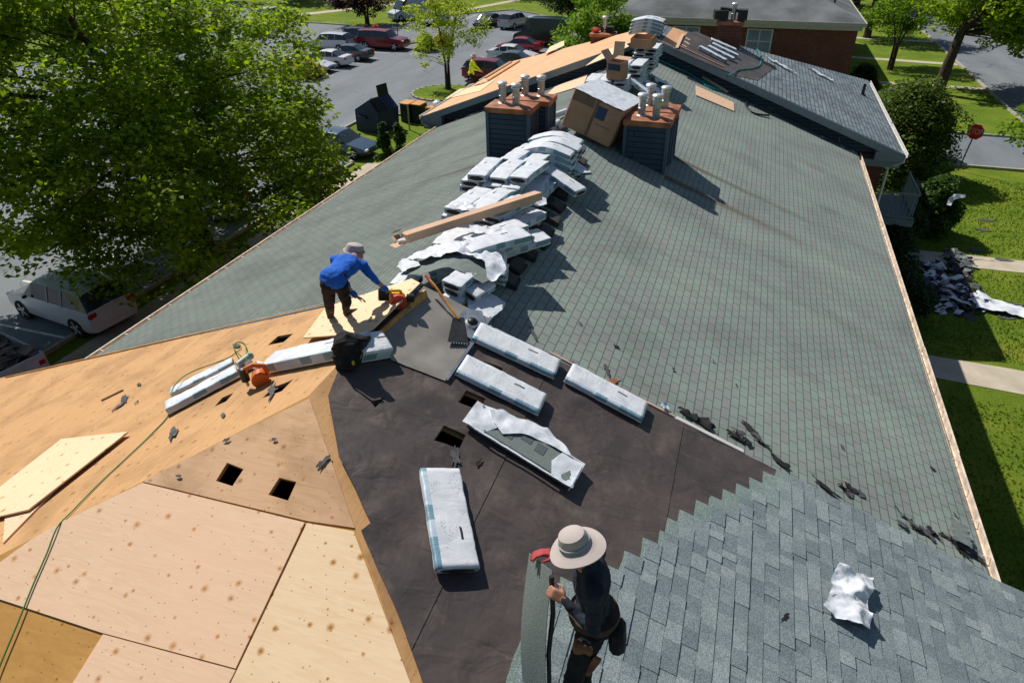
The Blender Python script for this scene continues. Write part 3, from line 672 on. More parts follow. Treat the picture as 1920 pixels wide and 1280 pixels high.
# ------------------------------------------------------------------ wrapped shingle packs
def wrapmesh(name, L_, W_, H_, path, mat, parent, seed=0, nx=22, wr=.006, open_=0, taper=.95):
    """closed film round a pack: section swept along a path function s -> (x, z)"""
    rnd = random.Random(seed); sec = []
    r = .018; hw, hh = W_/2, H_/2
    for (cx, cz, a0) in ((hw-r, hh-r, 0), (-hw+r, hh-r, 90), (-hw+r, -hh+r, 180), (hw-r, -hh+r, 270)):
        for j in range(4): a = R(a0+j*30); sec.append((cx+r*math.cos(a), cz+r*math.sin(a)))
    S = []                                   # add mid points on the wide faces for wrinkles
    for i in range(len(sec)):
        p, q = sec[i], sec[(i+1) % len(sec)]; S.append(p)
        d = math.hypot(q[0]-p[0], q[1]-p[1]); m = int(d/.045)
        for j in range(1, m): S.append((p[0]+(q[0]-p[0])*j/m, p[1]+(q[1]-p[1])*j/m))
    n = len(S); per = [0]
    for i in range(n): p, q = S[i], S[(i+1) % n]; per.append(per[-1]+math.hypot(q[0]-p[0], q[1]-p[1]))
    tot = per[-1]; start = per[next(i for i, p in enumerate(S) if p[1] < 0 and p[0] < 0)]
    vs, uv, fs = [], [], []
    for i in range(nx+1):
        s = -L_/2 + L_*i/nx; px, pz = path(s); px2, pz2 = path(s+.01); tx, tz = px2-px, pz2-pz; l = math.hypot(tx, tz); tx /= l; tz /= l
        e = abs(s)/(L_/2); f = 1 if e < .93 else 1-(1-taper)*(e-.93)/.07
        for j, (a, b) in enumerate(S):
            w = wr*fbm(s*7+seed, a*11, b*11+seed, 4) + (.5*wr*noise.noise(Vector((s*30, a*9+b*9, seed))))
            a2, b2 = a*(f*.3+.7)*(1+w/.17), b*f + w*(1 if b > 0 else .2)
            vs.append((px - tz*b2, a2, pz + tx*b2)); uv.append((s, ((per[j]-start) % tot)/tot))
    N1 = n
    for i in range(nx):
        for j in range(n): fs.append((i*n+j, i*n+(j+1) % n, (i+1)*n+(j+1) % n, (i+1)*n+j))
    ends = []
    for i, sg in ((0, -1), (nx, 1)):
        b = len(vs); c = [Vector(vs[i*n+j]) for j in range(n)]; m = sum(c, Vector())/n
        for j in range(n): q = m + (c[j]-m)*.10; vs.append(tuple(q)); uv.append((-9, .2))
        for j in range(n):
            f = (i*n+j, i*n+(j+1) % n, b+(j+1) % n, b+j); fs.append(f if sg < 0 else f[::-1])
        cf = [b+j for j in range(n)]; fs.append(cf[::-1] if sg < 0 else cf); ends.append((b, n, m, sg))
    o = mesh(name, vs, fs, mat, parent, smooth=True)
    me = o.data; l = me.uv_layers.new(name='UVMap')
    for pgn in me.polygons:
        uu = [uv[v] for v in pgn.vertices]; wrapf = max(q[1] for q in uu)-min(q[1] for q in uu) > .5
        for li, q in zip(pgn.loop_indices, uu): l.data[li].uv = (q[0], q[1]+1 if wrapf and q[1] < .5 else q[1])
    me.flip_normals() if False else None
    bm = bmesh.new(); bm.from_mesh(me); bmesh.ops.recalc_face_normals(bm, faces=bm.faces); bm.to_mesh(me); bm.free()
    for b, n_, m, sg in ends:
        ring = [Vector(vs[b+j]) for j in range(n_)]; inn = [m + (q-m)*.98 - Vector((sg*.012, 0, 0)) for q in ring]
        b2 = MB(); rv = [b2.bm.verts.new(m + Vector((sg*.006, W_*.40*math.cos(k_*math.pi/12), H_*.33*math.sin(k_*math.pi/12)))) for k_ in range(24)]; b2.bm.faces.new(rv); b2.build('shingle_end', MT['scrapd'], o.parent or o)
    return o
def straight(s): return (s, 0)
def drape(t=T, a=.18, off=0): return lambda s: ((s)*.955, -t*math.sqrt((s+off)**2+a*a)+t*math.sqrt(off*off+a*a))
packs = []
def pack(loc, xdir, nrm, label, group, L_=1.0, W_=.335, H_=.115, path=straight, seed=None, wr=.006, cat='shingle pack'):
    seed = len(packs)*3.7 if seed is None else seed; packs.append(1)
    x = Vector(xdir).normalized(); z = Vector(nrm); z = (z - x*z.dot(x)).normalized(); y = z.cross(x)
    o = bpy.data.objects.new('shingle_bundle', None); C.objects.link(o); o.empty_display_size = .2
    m = Matrix((x, y, z)).transposed().to_4x4(); m.translation = Vector(loc) + z*(H_/2); o.matrix_world = m
    tag(o, label, cat, group); wrapmesh('wrapper', L_, W_, H_, path, MT['wrap'], o, seed, wr=wr); return o
G1 = 'wrapped shingle bundles lying on the dark felt'
def pk(p, q, w, lab, h=.068, fn=NRp, nn=NRn, lift=.055, grp=G1, L_=None):
    P, Q = fn(*p), fn(*q); return pack((P+Q)/2 + nn*lift, Q-P, nn, lab, grp, L_ or (Q-P).length, w, h)
pk((888, 632), (1040, 703), .33, 'white wrapped shingle bundle with torn plastic beside the round metal vent')
pk((1060, 708), (1202, 784), .33, 'white wrapped shingle bundle at the felt\'s outer edge, its far end nearest the green shingles')
pk((860, 695), (1012, 770), .33, 'white wrapped shingle bundle lying between two square holes in the felt')
pk((819, 893), (852, 1080), .36, 'white wrapped shingle bundle lying alone on the felt, pointing at the camera')
# opened pack with its wrapper pulled aside
op = thing('opened_bundle', 'torn open shingle bundle with grey shingles showing and its white wrapper pulled aside', 'shingle pack')
P = [NRp(*q)+NRn*.05 for q in ((882, 790), (1070, 905))]; F_ = Frame(P[0], P[1]-P[0], NRn.cross((P[1]-P[0]).normalized()))
L_ = (P[1]-P[0]).length
MB().box(F_.P(L_/2, .02, .035), (L_, .31, .065), Matrix((F_.u, F_.v, F_.n)).transposed(), .008).build('shingles', MT['gran'], op)
def crump(u, v, s):
    return 1.1-2.2*abs(noise.noise(Vector((u*4.2, v*4.2, s))))-1.1*abs(noise.noise(Vector((u*9, v*7, s+3))))-.5*abs(noise.noise(Vector((u*21, v*17, s+7))))
def film(nm, F, pts, par, h, seed=0, mat='film', amp=.03, th=.002, step=.035):
    return panel(nm, F, pts, MT[mat], par, th=th, step=step, hf=lambda u, v: h(u, v)+amp*.9*crump(u, v, seed))
b = MB()
film('wrapper', F_, [(-.04, -.17), (.16, -.18), (.26, -.02), (.34, .13), (.2, .2), (-.05, .17)], op, lambda u, v: .072, 2, amp=.02)
film('wrapper', F_, [(L_-.2, -.16), (L_+.03, -.17), (L_+.03, .19), (L_-.2, .2), (L_-.26, .0)], op, lambda u, v: .072, 3, amp=.01)
film('wrapper', F_, [(.2, .02), (.34, -.05), (.5, .10), (.72, .16), (L_-.1, .17), (.86, .34), (.66, .42), (.5, .36), (.36, .28), (.2, .26), (.1, .14)], op, lambda u, v: .075-max(0, v-.17)*.26, 5, amp=.022)
film('wrapper', F_, [(.02, -.175), (L_, -.175), (L_, -.155), (.02, -.15)], op, lambda u, v: .073, 6, amp=.006)
for nm, q0, q1 in (('wrapper', 0, L_),):
    bb = MB(); bb.box(F_.P(L_-.1, .185, .045), (.26, .012, .07), Matrix((F_.u, F_.v, F_.n)).transposed()); bb.box(F_.P(L_+.012, .01, .045), (.012, .34, .07), Matrix((F_.u, F_.v, F_.n)).transposed()); bb.build('wrapper', MT['film'], op)
b = MB()
for a, c, w in ((.38, .02, .12), (.56, .10, .11), (.72, .06, .10)): b.box(F_.P(a, c, .0695), (w, .12, .004), Matrix((F_.u, F_.v, F_.n)).transposed())
b.build('shingle_tab', simple('dark_grey_granules', (.09, .115, .12), .9, .25, 90), op)

# ---- packs heaped along the ridge of the middle roof
def ridge_z(x): return ZM - T*abs(x)
GB = {'A': 'bundles heaped on the near end of the old ridge', 'B': 'bundles stacked flat three abreast on the old ridge', 'C': 'bundles draped over the ridge beside the west chimney', 'D': 'bundles stacked three abreast behind the big carton', 'E': 'arched bundles on the far roof peak', 'R': 'bundles laid in a row on the far felt', 'L': 'bundles on the golden plywood slope'}
UP = Vector((0, 0, 1)); VY = Vector((0, 1, 0)); VX = Vector((1, 0, 0))
def flatpack(x, y, z, ang, lab, g, tilt=0, tx=0, **kw):
    rr = random.Random(len(packs)); ang += rr.uniform(-5, 5); x += rr.uniform(-.025, .025); y += rr.uniform(-.06, .06); b1, b2_ = rr.uniform(.0, .05), rr.uniform(-.02, .02)
    kw.setdefault('path', lambda s: (s, -b1*abs(s/.5)**2.5+b2_*math.sin(s*5)*.4)); kw.setdefault('wr', .009)
    d = Vector((math.sin(R(ang)), math.cos(R(ang)), math.sin(R(tx)))); nn = Vector((math.sin(R(tilt)), 0, math.cos(R(tilt))))
    return pack((x, y, ZM+z), d, nn, lab, GB[g], **kw)
ords = ['west', 'middle', 'east']
# B: two layers in view plus the lower ones
for i, x in enumerate((-.74, -.38, -.01)):
    flatpack(x, 4.62+.05*i, .37, 1+i, f'{ords[i]} bundle of the flat top layer in front of the draped stack', 'B', tx=0)
for i, x in enumerate((-.86, -.5, -.12)):
    flatpack(x, 4.62, .25, 2, f'{ords[i]} bundle of the layer just under the flat top layer', 'B')
for i, x in enumerate((-.95, -.60, -.24, .12)):
    flatpack(x, 4.70, .13, -2, f'bundle of the third layer in the flat stack, number {i+1} from the west' if False else ['west edge', 'inner west', 'inner east', 'east edge'][i]+' bundle of the third layer in the flat stack', 'B')
for i, x in enumerate((-.72, -.30, .2)):
    flatpack(x, 4.78, .01 if i else -.02, 3, ['west', 'middle', 'east'][i]+' bundle at the bottom of the flat stack', 'B', tilt=0)
for i, x in enumerate((-.45, -.05)):
    flatpack(x, 5.55, .36-.02*i, 10, ['west', 'east'][i]+' bundle bridging the flat stack and the draped stack', 'B')
# C: draped across the ridge
for lay in range(5):
    for j in range(3 if lay > 1 else 2):
        y = 5.72 + j*.37 + lay*.02; jx = random.uniform(-.05, .05)
        if lay == 1 and j == 0: continue
        pack((.02+jx, y, ZM+.0+lay*.108+.03), Vector((1, random.uniform(-.08, .08), 0)), UP, f'{["bottom","second","third","fourth","top"][lay]} layer bundle of the draped stack, {["nearest","middle","farthest"][j]} one', GB['C'], path=drape(T, .22), L_=1.06)
# loose folded packs slid down on the east side of the draped stack
pack((.42, 5.3, ZM+.06), (1, -.45, -.36), (.4, -.1, 1), 'creased bundle poking out east below the draped stack', GB['C'], L_=.9)
pack((.50, 5.95, ZM+.14), (1, -.9, -.2), (.25, 0, 1), 'bundle flap sticking out eastward above the black cap pieces of the draped stack', GB['C'], L_=.7, H_=.05)
# A: under and beside the long carton
aL = [(-.60, 3.35, .26, 8), (-.24, 3.45, .27, 10), (.10, 3.30, .26, 14), (-.72, 3.35, .15, 5), (-.38, 3.35, .15, 8), (0, 3.3, .14, 12), (.34, 3.15, .12, 20), (-.5, 2.6, .06, 5), (-.14, 2.55, .08, 15), (.22, 2.45, .19, 28), (.30, 2.40, .07, 32), (.46, 2.6, -.03, 35), (.34, 2.05, .28, 40)]
wl = ['under the long carton\'s middle, west side', 'under the long carton\'s middle', 'under the long carton, east side', 'lower layer under the long carton, west edge', 'lower layer under the long carton, second from west', 'lower layer under the long carton, second from east', 'lower layer under the long carton, east edge', 'beside the long carton\'s torn end, near side', 'beneath the torn wrapper, west of the ridge', 'in the tilted pile east of the long carton, top', 'in the tilted pile east of the long carton, middle', 'in the tilted pile east of the long carton, lowest', 'topmost and nearest in the tilted pile']
for (x, y, z, a), w in zip(aL, wl): flatpack(x, y, z, a, 'white bundle '+w, 'A', tilt=max(0, (x-.1)*28), wr=.010)
# near, opened heap: curved packs and the big loose wrapper with grey shingles
for i, (x, y, z, a, lb) in enumerate([(.02, 1.62, -.02, 75, 'lowest'), (.03, 1.60, .08, 78, 'second'), (.0, 1.63, .18, 72, 'third')]):
    pack((x+.05, y, ZM+z+.02), (math.sin(R(a)), math.cos(R(a)), 0), UP, f'{lb} of the bundles bent over the ridge under the torn wrapper', GB['A'], path=drape(T, .22), L_=1.1, wr=.012)
for i, (x, y, z, a, lb) in enumerate([(.20, .98, -.02, 12, 'bottom'), (.22, .98, .08, 16, 'middle'), (.20, 1.0, .18, 10, 'top')]):
    flatpack(x, y, z, a, f'{lb} short stubby bundle stacked inside the torn wrapper\'s hollow', 'A', tilt=8, L_=.42, W_=.28, H_=.10)
flatpack(.47, 1.0, .04, 14, 'east stubby bundle beside the stack in the torn wrapper\'s hollow', 'A', tilt=18, L_=.4, W_=.2, H_=.11)
for i, (x, y, z, lb) in enumerate([(-.62, 1.02, -.12, 'lower'), (-.60, 1.05, -.02, 'upper')]):
    flatpack(x, y, z, 85, f'{lb} short bundle end with an arched opening beside the saw', 'A', tilt=-12, L_=.34, W_=.32, H_=.09)
tw = thing('torn_wrapper', 'big torn white wrapper with a curved grey shingle sheet arching over the ridge', 'wrapper')
FW = Frame((0, 1.0, ZM), (1, 0, 0), (0, 1, 0))
fp = lambda px, py, z: (lambda p: (p.x, p.y-1.0))(AZ(px, py, z))
def arch(a, b_=.34): return lambda u, v: b_ - .62*T*math.sqrt(u*u+.05) - .10*max(0, .5-v)
film('shingle_sheet', FW, [(-.66, -.02), (-.30, -.10), (0.0, .12), (.5, .0), (.60, .30), (.3, .62), (-.3, .60), (-.62, .32)], tw, lambda u, v: .40-.85*T*math.sqrt(u*u+.05)-.02, 3, 'gran', .012)
film('wrapper', FW, [(-.74, .28), (-.42, .22), (-.2, .38), (.1, .45), (.40, .38), (.55, .05), (.66, .02), (.68, .45), (.45, .82), (.1, .86), (-.3, .78), (-.66, .62)], tw, lambda u, v: .44-.8*T*math.sqrt(u*u+.05), 8, 'film', .045)
film('wrapper', FW, [(-.78, .30), (-.60, .34), (-.44, .16), (-.6, -.06), (-.74, .05)], tw, lambda u, v: .24, 9, 'film', .03)
film('wrapper', FW, [(.28, .02), (.42, -.32), (.58, -.55), (.70, -.52), (.80, -.05), (.78, .12), (.5, .16)], tw, lambda u, v: .08-T*max(0, u-.2)*.9+.02, 12, 'film', .018)
film('wrapper', FW, [(-.30, -.22), (.06, -.34), (.42, -.50), (.58, -.52), (.45, -.25), (.1, -.10), (-.28, -.05)], tw, lambda u, v: .02-T*abs(u)*.8, 13, 'film', .02)
# loose crumpled film and torn ends thrown over the heap
for i, (x, y, z, w_, h_, lb) in enumerate([(-.50, 2.9, .40, .5, .35, 'crumpled film on top of the bundles just below the long carton'), (.38, 3.9, .22, .35, .4, 'film scrap blown east of the long carton\'s far end'), (-.95, 4.1, .02, .3, .35, 'film scrap at the west foot of the flat stack'), (.52, 2.9, .06, .3, .45, 'torn film hanging over the black caps in the heap\'s middle'), (.1, 2.25, .36, .5, .3, 'wrinkled film lying on the tilted pile')]):
    Fz = Frame((x, y, ZM+z), (1, .1, -T*(1 if x > .2 else 0)), (0, 1, 0)); rnd = random.Random(i+40)
    tag(panel('plastic_sheet', Fz, [(w_*rnd.uniform(.6, 1.1)/1*math.cos(a_*.52)*.6, h_*rnd.uniform(.6, 1.1)*math.sin(a_*.52)*.6) for a_ in range(12)], MT['film'], None, th=.002, step=.035, hf=lambda u, v: .035*crump(u*1.6, v*1.6, i)), lb, 'plastic sheet')
# D: stack behind the carton
for lay in range(4):
    for i in range(3 if lay < 3 else 3):
        flatpack(-.52+.36*i + (lay % 2)*.03, 12.3, .02+lay*.115+(-.02 if i == 0 and lay == 0 else 0), 1, f'{["bottom","second","third","top"][lay]} layer {ords[i]} bundle of the stack just behind the big carton', 'D', L_=1.05)
for lay in range(5):
    for i in range(2):
        flatpack(.05+.36*i, 13.7, .05+lay*.115, 3, f'{["lowest","second","third","fourth","topmost"][lay]} {["west","east"][i]} bundle behind the open standing carton', 'D')
for lay in range(6):
    for i in range(2):
        flatpack(.10+.36*i+.02*lay, 15.6, .05+lay*.115, 2, f'{["lowest","second","third","fourth","fifth","topmost"][lay]} {["west","east"][i]} bundle under the small tan carton', 'D')
pack((.62, 12.9, ZM+.05), (1, -.6, -.5), (.5, 0, 1), 'pale bundle slipping off the stack behind the carton, east side', GB['D'], L_=.8)
pack((.85, 13.6, ZM-.12), (1, -.9, -.45), (.4, 0, 1), 'bundle lying slanted on the green shingles below the rear stack', GB['D'], L_=.8)
# E: arched packs on the far peak
for lay in range(4):
    for j in range(2):
        pack((-.22+lay*.02, LF+.55+j*.38, ZF+.03+lay*.11), Vector((1, .02, 0)), UP, f'{["bottom","second","third","top"][lay]} arched bundle on the far peak, {["front","rear"][j]} column', GB['E'], path=drape(T*.8, .3), L_=1.1)
# R: four on the far felt
for (p, q, lb) in [((1331, 79), (1378, 99), 'farthest'), ((1333, 87), (1382, 110), 'second farthest'), ((1326, 92), (1374, 116), 'third farthest'), ((1310, 93), (1359, 119), 'nearest')]:
    P, Q = FRp(*p), FRp(*q); pack((P+Q)/2+NRn*.03, Q-P, NRn, f'{lb} of the four bundles in a row on the far felt', GB['R'], (Q-P).length, .30, .10)
# L: on the golden plywood
def pkl(p, q, w, lab, h=.10, L_=None): return pk(p, q, w, lab, h, NLp, NLn, .015, GB['L'], L_)
pkl((318, 773), (450, 703), .27, 'long flat bundle beside the orange nail gun with its wrapper peeled open', .08)
pkl((325, 740), (440, 683), .22, 'half-empty flat wrapper with bluish shingles lying behind the peeled bundle', .05)
pkl((515, 690), (690, 655), .30, 'bundle wrapper pinned under the black tool bag, printed dark blue and pink', .12)
pk((655, 672), (712, 662), .28, 'crumpled end of a white bundle sticking out past the black tool bag', .14, NRp, NRn, .05, GB['A'], .42)
for nm, P_, mt, lb in (('printed_panel', [(525, 684), (625, 650), (640, 662), (615, 672), (560, 693), (530, 700)], 'navyprint', ''),):
    MT['navyprint'] = simple('dark_blue_print', (.03, .05, .12), .4, .3, 5)
    F2 = Frame(NLp(515, 690)+NLn*.14, (0, 1, 0), (-1, 0, -T))

# ---- black hip and ridge cap pieces hanging over the east side of the ridge
MT['capd'] = simple('charcoal_cap_shingle', (.035, .033, .034), .9, .3, 30)
for i, (q, a) in enumerate([((1083, 303), 0), ((1074, 322), 5), ((1062, 345), -8), ((1047, 366), 6), ((1040, 388), -5), ((1030, 412), 8), ((1018, 436), 4), ((1010, 455), -8), ((985, 478), 10), ((962, 500), -6), ((950, 528), 8), ((1168, 128), 0), ((1172, 140), 5), ((1165, 152), -5), ((1190, 122), 4), ((1196, 108), -6), ((1213, 92), 4), ((1200, 100), 8)]):
    p = MRp(*q); nm = ['nearest the small orange-handled shovel', 'above the stubby bundles', 'beside the torn wrapper'][i % 3]
    d = thing('ridge_cap', '', 'ridge cap', (0, 0, 0)); d['group'] = 'black ridge cap pieces hanging down the east side of the ridge heap'; d['label'] = 'folded black ridge cap shingles sticking out on the east side of the ridge heap'
    rot = Matrix.Rotation(R(a), 3, 'Z') @ Matrix.Rotation(math.atan(T)+.05, 3, 'Y')
    bb = MB(); bb.box(p + Vector((-.02, 0, .05)), (.42, .30, .075), rot, .012); bb.build('cap_stack', MT['capd'], d)
    bb = MB(); bb.box(p + rot @ Vector((.10, 0, .0)) + Vector((-.02, 0, .094)), (.2, .27, .012), rot @ Matrix.Rotation(R(6), 3, 'Y')); bb.build('top_cap', simple('charcoal_cap_top', (.06, .056, .057), .85, .2, 30), d)

# ---- cartons
def carton(nm, lab, o, x, y, z, size, mat='cardboard', **kw):
    """closed box at corner frame; returns thing"""
    t = thing(nm, lab, 'carton', (0, 0, 0)); x, y = Vector(x).normalized(), Vector(y).normalized(); zz = x.cross(y); F = Matrix((x, y, zz)).transposed()
    return t, F
tl, tr_, br_, bl = Vector((-.33, 8.05, ZM+.72)), None, None, None
bx = thing('big_carton', 'large brown cardboard carton tipped on the ridge with white plastic over its top', 'carton')
mB = Matrix.Translation((.20, 9.25, ZM-.05)) @ Matrix.Rotation(R(-6), 4, 'Z') @ Matrix.Rotation(R(19), 4, 'Y') @ Matrix.Rotation(R(-6), 4, 'X')
w, d, h = 1.16, 1.85, .80
body = MB().box((0, 0, h/2), (w, d, h), bevel=.02)
for v in body.bm.verts: v.co += Vector((.02*fbm(v.co.y*3, v.co.z*3, 1), 0, .02*fbm(v.co.x*3, v.co.y*3, 2)))
body.build('carton_body', MT['cardboard'], bx).matrix_world = mB
Fb = Frame(mB @ Vector((0, 0, h+.012)), mB.to_3x3() @ Vector((1, 0, 0)), mB.to_3x3() @ Vector((0, 1, 0)))
film('plastic_cover', Fb, [(-.59, -.95), (-.2, -.92), (.2, -.96), (.59, -.93), (.60, .2), (.59, .94), (.2, .96), (-.2, .92), (-.59, .95), (-.61, 0)], bx, lambda u, v: .006, 4, 'film', .012)
b = MB(); b.box((-.3, -d/2-.004, h-.1), (.5, .006, .2)); b.box((-w/2-.004, 0, h-.06), (.006, 1.7, .14)); b.box((0.02, -d/2-.005, h*.5), (.06, .006, h*.96)); b.box((.30, -d/2-.005, h*.42), (.36, .006, .012)); o = b.build('packing_tape', simple('brown_tape', (.16, .10, .07), .35, .1), bx); o.matrix_world = mB
b = MB(); b.box((.16, -d/2-.006, h*.72), (.22, .006, .26)); o = b.build('blue_print', simple('print_blue', (.03, .06, .12), .5, .1), bx); o.matrix_world = mB
# long narrow carton lying across the heap
lc = thing('long_carton', 'long narrow tan cardboard carton lying across the bundle heap with one end torn open', 'carton')
a, c = AZ(758, 446, .38), AZ(1010, 366, .46); dd = c-a; mL = Matrix.Translation((a+c)/2) @ dd.to_track_quat('X', 'Z').to_matrix().to_4x4() @ Matrix.Rotation(R(-8), 4, 'X')
MB().box((0, 0, 0), (dd.length, .19, .12), bevel=.006).build('carton_body', MT['cardlight'], lc).matrix_world = mL
b = MB(); Lh = dd.length/2
b.box((-Lh-.10, .0, -.06), (.2, .19, .006), Matrix.Rotation(R(-8), 3, 'Y')); b.box((-Lh-.06, .135, -.01), (.14, .10, .006), Matrix.Rotation(R(30), 3, 'X')); b.box((-Lh-.02, .17, .07), (.12, .16, .006), Matrix.Rotation(R(-25), 3, 'X')); b.box((-Lh-.05, -.12, -.02), (.15, .09, .006), Matrix.Rotation(R(-40), 3, 'X'))
b.build('flap', MT['cardlight'], lc).matrix_world = mL
MB().blob((-Lh-.04, 0, -.02), (.07, .06, .03), nz=.6).build('crumpled_film', MT['film'], lc).matrix_world = mL
def opencarton(nm, lab, m, w, d, h, flaps, inner='cardboard', print_=True):
    t = thing(nm, lab, 'carton'); b = MB(); th = .008
    b.box((0, -d/2, h/2), (w, th, h)); b.box((0, d/2, h/2), (w, th, h)); b.box((-w/2, 0, h/2), (th, d-.01, h)); b.box((w/2, 0, h/2), (th, d-.01, h)); b.box((0, 0, .004), (w-.01, d-.01, th))
    b.build('carton_body', MT['cardboard'], t).matrix_world = m; b = MB()
    for s, ax, ln, an in flaps:
        if ax == 'x': b.box((s*(w/2+ln/2*math.cos(R(an))), 0, h+ln/2*math.sin(R(an))), (ln, d-.01, .006), Matrix.Rotation(R(-an*s), 3, 'Y'))
        else: b.box((0, s*(d/2+ln/2*math.cos(R(an))), h+ln/2*math.sin(R(an))), (w-.01, ln, .006), Matrix.Rotation(R(an*s), 3, 'X'))
    b.build('flap', MT['cardlight'], t).matrix_world = m
    if print_: MB().box((.02, -d/2-.006, h*.72), (w*.85, .004, h*.36)).build('blue_print', simple('print_navy', (.025, .05, .10), .4, .1), t).matrix_world = m
    return t
opencarton('open_carton', 'open brown carton with dark blue print standing on the bundles behind the big carton', Matrix.Translation((.12, 12.0, ZM+.50)) @ Matrix.Rotation(R(-22), 4, 'Z') @ Matrix.Rotation(R(3), 4, 'X'), .42, .34, .42, [(-1, 'x', .3, 50), (1, 'y', .2, 10)])
opencarton('small_carton', 'small open tan carton with loose packing inside on top of the farthest ridge stack', Matrix.Translation((.28, 15.1, ZM+.78)) @ Matrix.Rotation(R(-12), 4, 'Z') @ Matrix.Rotation(R(10), 4, 'X'), .62, .42, .26, [(1, 'x', .05, 80)], print_=False)
MB().box((-.30, 14.4, ZM+.68), (.30, .02, .62), Matrix.Rotation(R(-20), 3, 'X')).build('cardboard_panel', MT['cardlight'], None)
tag(bpy.data.objects['cardboard_panel'], 'plain pinkish cardboard panel standing upright left of the small open tan carton', 'cardboard')
MB().box((.62, 9.85, ZM-.03), (.4, .35, .42), Matrix.Rotation(R(8), 3, 'Z')).build('brown_carton', MT['cardboard'], None)
tag(bpy.data.objects['brown_carton'], 'plain brown carton hidden behind the east chimney\'s flues', 'carton')
# ------------------------------------------------------------------ people: unions of tapered limbs remeshed into one skin
def organic(b, name, mat, parent, vox=.014, it=6, fac=.5):
    bmesh.ops.recalc_face_normals(b.bm, faces=b.bm.faces)
    me = bpy.data.meshes.new(name); b.bm.to_mesh(me); b.bm.free(); o = link(name, me, parent, None)
    r = o.modifiers.new('r', 'REMESH'); r.mode = 'VOXEL'; r.voxel_size = vox; r.use_smooth_shade = True
    s = o.modifiers.new('s', 'SMOOTH'); s.iterations = it; s.factor = fac
    dg = bpy.context.evaluated_depsgraph_get(); ev_ = bpy.data.meshes.new_from_object(o.evaluated_get(dg)); o.modifiers.clear(); o.data = ev_
    ev_.materials.clear(); ev_.materials.append(mat); ev_.polygons.foreach_set('use_smooth', [True]*len(ev_.polygons)); return o
def limb(b, p, q, r1, r2):
    b.tube(p, q, r1, r2, 12); b.blob(p, (r1,)*3, sub=2); b.blob(q, (r2,)*3, sub=2)
def basis(f, u):
    f, u = Vector(f).normalized(), Vector(u).normalized(); s = f.cross(u).normalized(); u = s.cross(f); return Matrix((s, f, u)).transposed()
def hand(b, wrist, d, up_, curl=.5, s=1.0, side=1):
    """palm and five bent fingers; d points along the fingers, up_ away from the palm"""
    m = basis(d, up_); w = Vector(wrist); P = lambda x, y, z: w + m @ Vector((x*s, y*s, z*s))
    b.box(P(0, .045, 0), (.078*s, .09*s, .026*s), m, .008)
    for i, (x, l, r) in enumerate(((-.030, .070, .0085), (-.010, .078, .009), (.011, .072, .0085), (.030, .056, .0075))):
        p = P(x, .085, 0); a = 0
        for j, fr in enumerate((.45, .32, .23)):
            a += curl*(.55 + .25*j); q = p + m @ Vector((x*.08, math.cos(a)*l*fr*s, -math.sin(a)*l*fr*s)); limb(b, p, q, r*s, r*s*.9); p = q
    p = P(side*.036, .015, -.004); q = P(side*.062, .045, -.016); limb(b, p, q, .011*s, .0095*s); limb(b, q, P(side*.056, .078, -.03), .0095*s, .008*s)
def headgeo(b, c, f, u, s=1.0):
    m = basis(f, u); P = lambda x, y, z: Vector(c) + m @ Vector((x*s, y*s, z*s))
    b.blob(c, (.074*s, .092*s, .112*s), m, 3); b.blob(P(0, .03, -.06), (.052*s, .058*s, .055*s), m, 2)
    b.blob(P(0, .098, -.018), (.013*s, .02*s, .022*s), m, 1); b.blob(P(0, .082, -.062), (.024*s, .012*s, .008*s), m, 1)
    for sx in (-1, 1): b.blob(P(sx*.075, .0, -.015), (.01*s, .02*s, .03*s), m, 1); b.blob(P(sx*.03, .084, .015), (.018*s, .01*s, .008*s), m, 1)
    return m, P
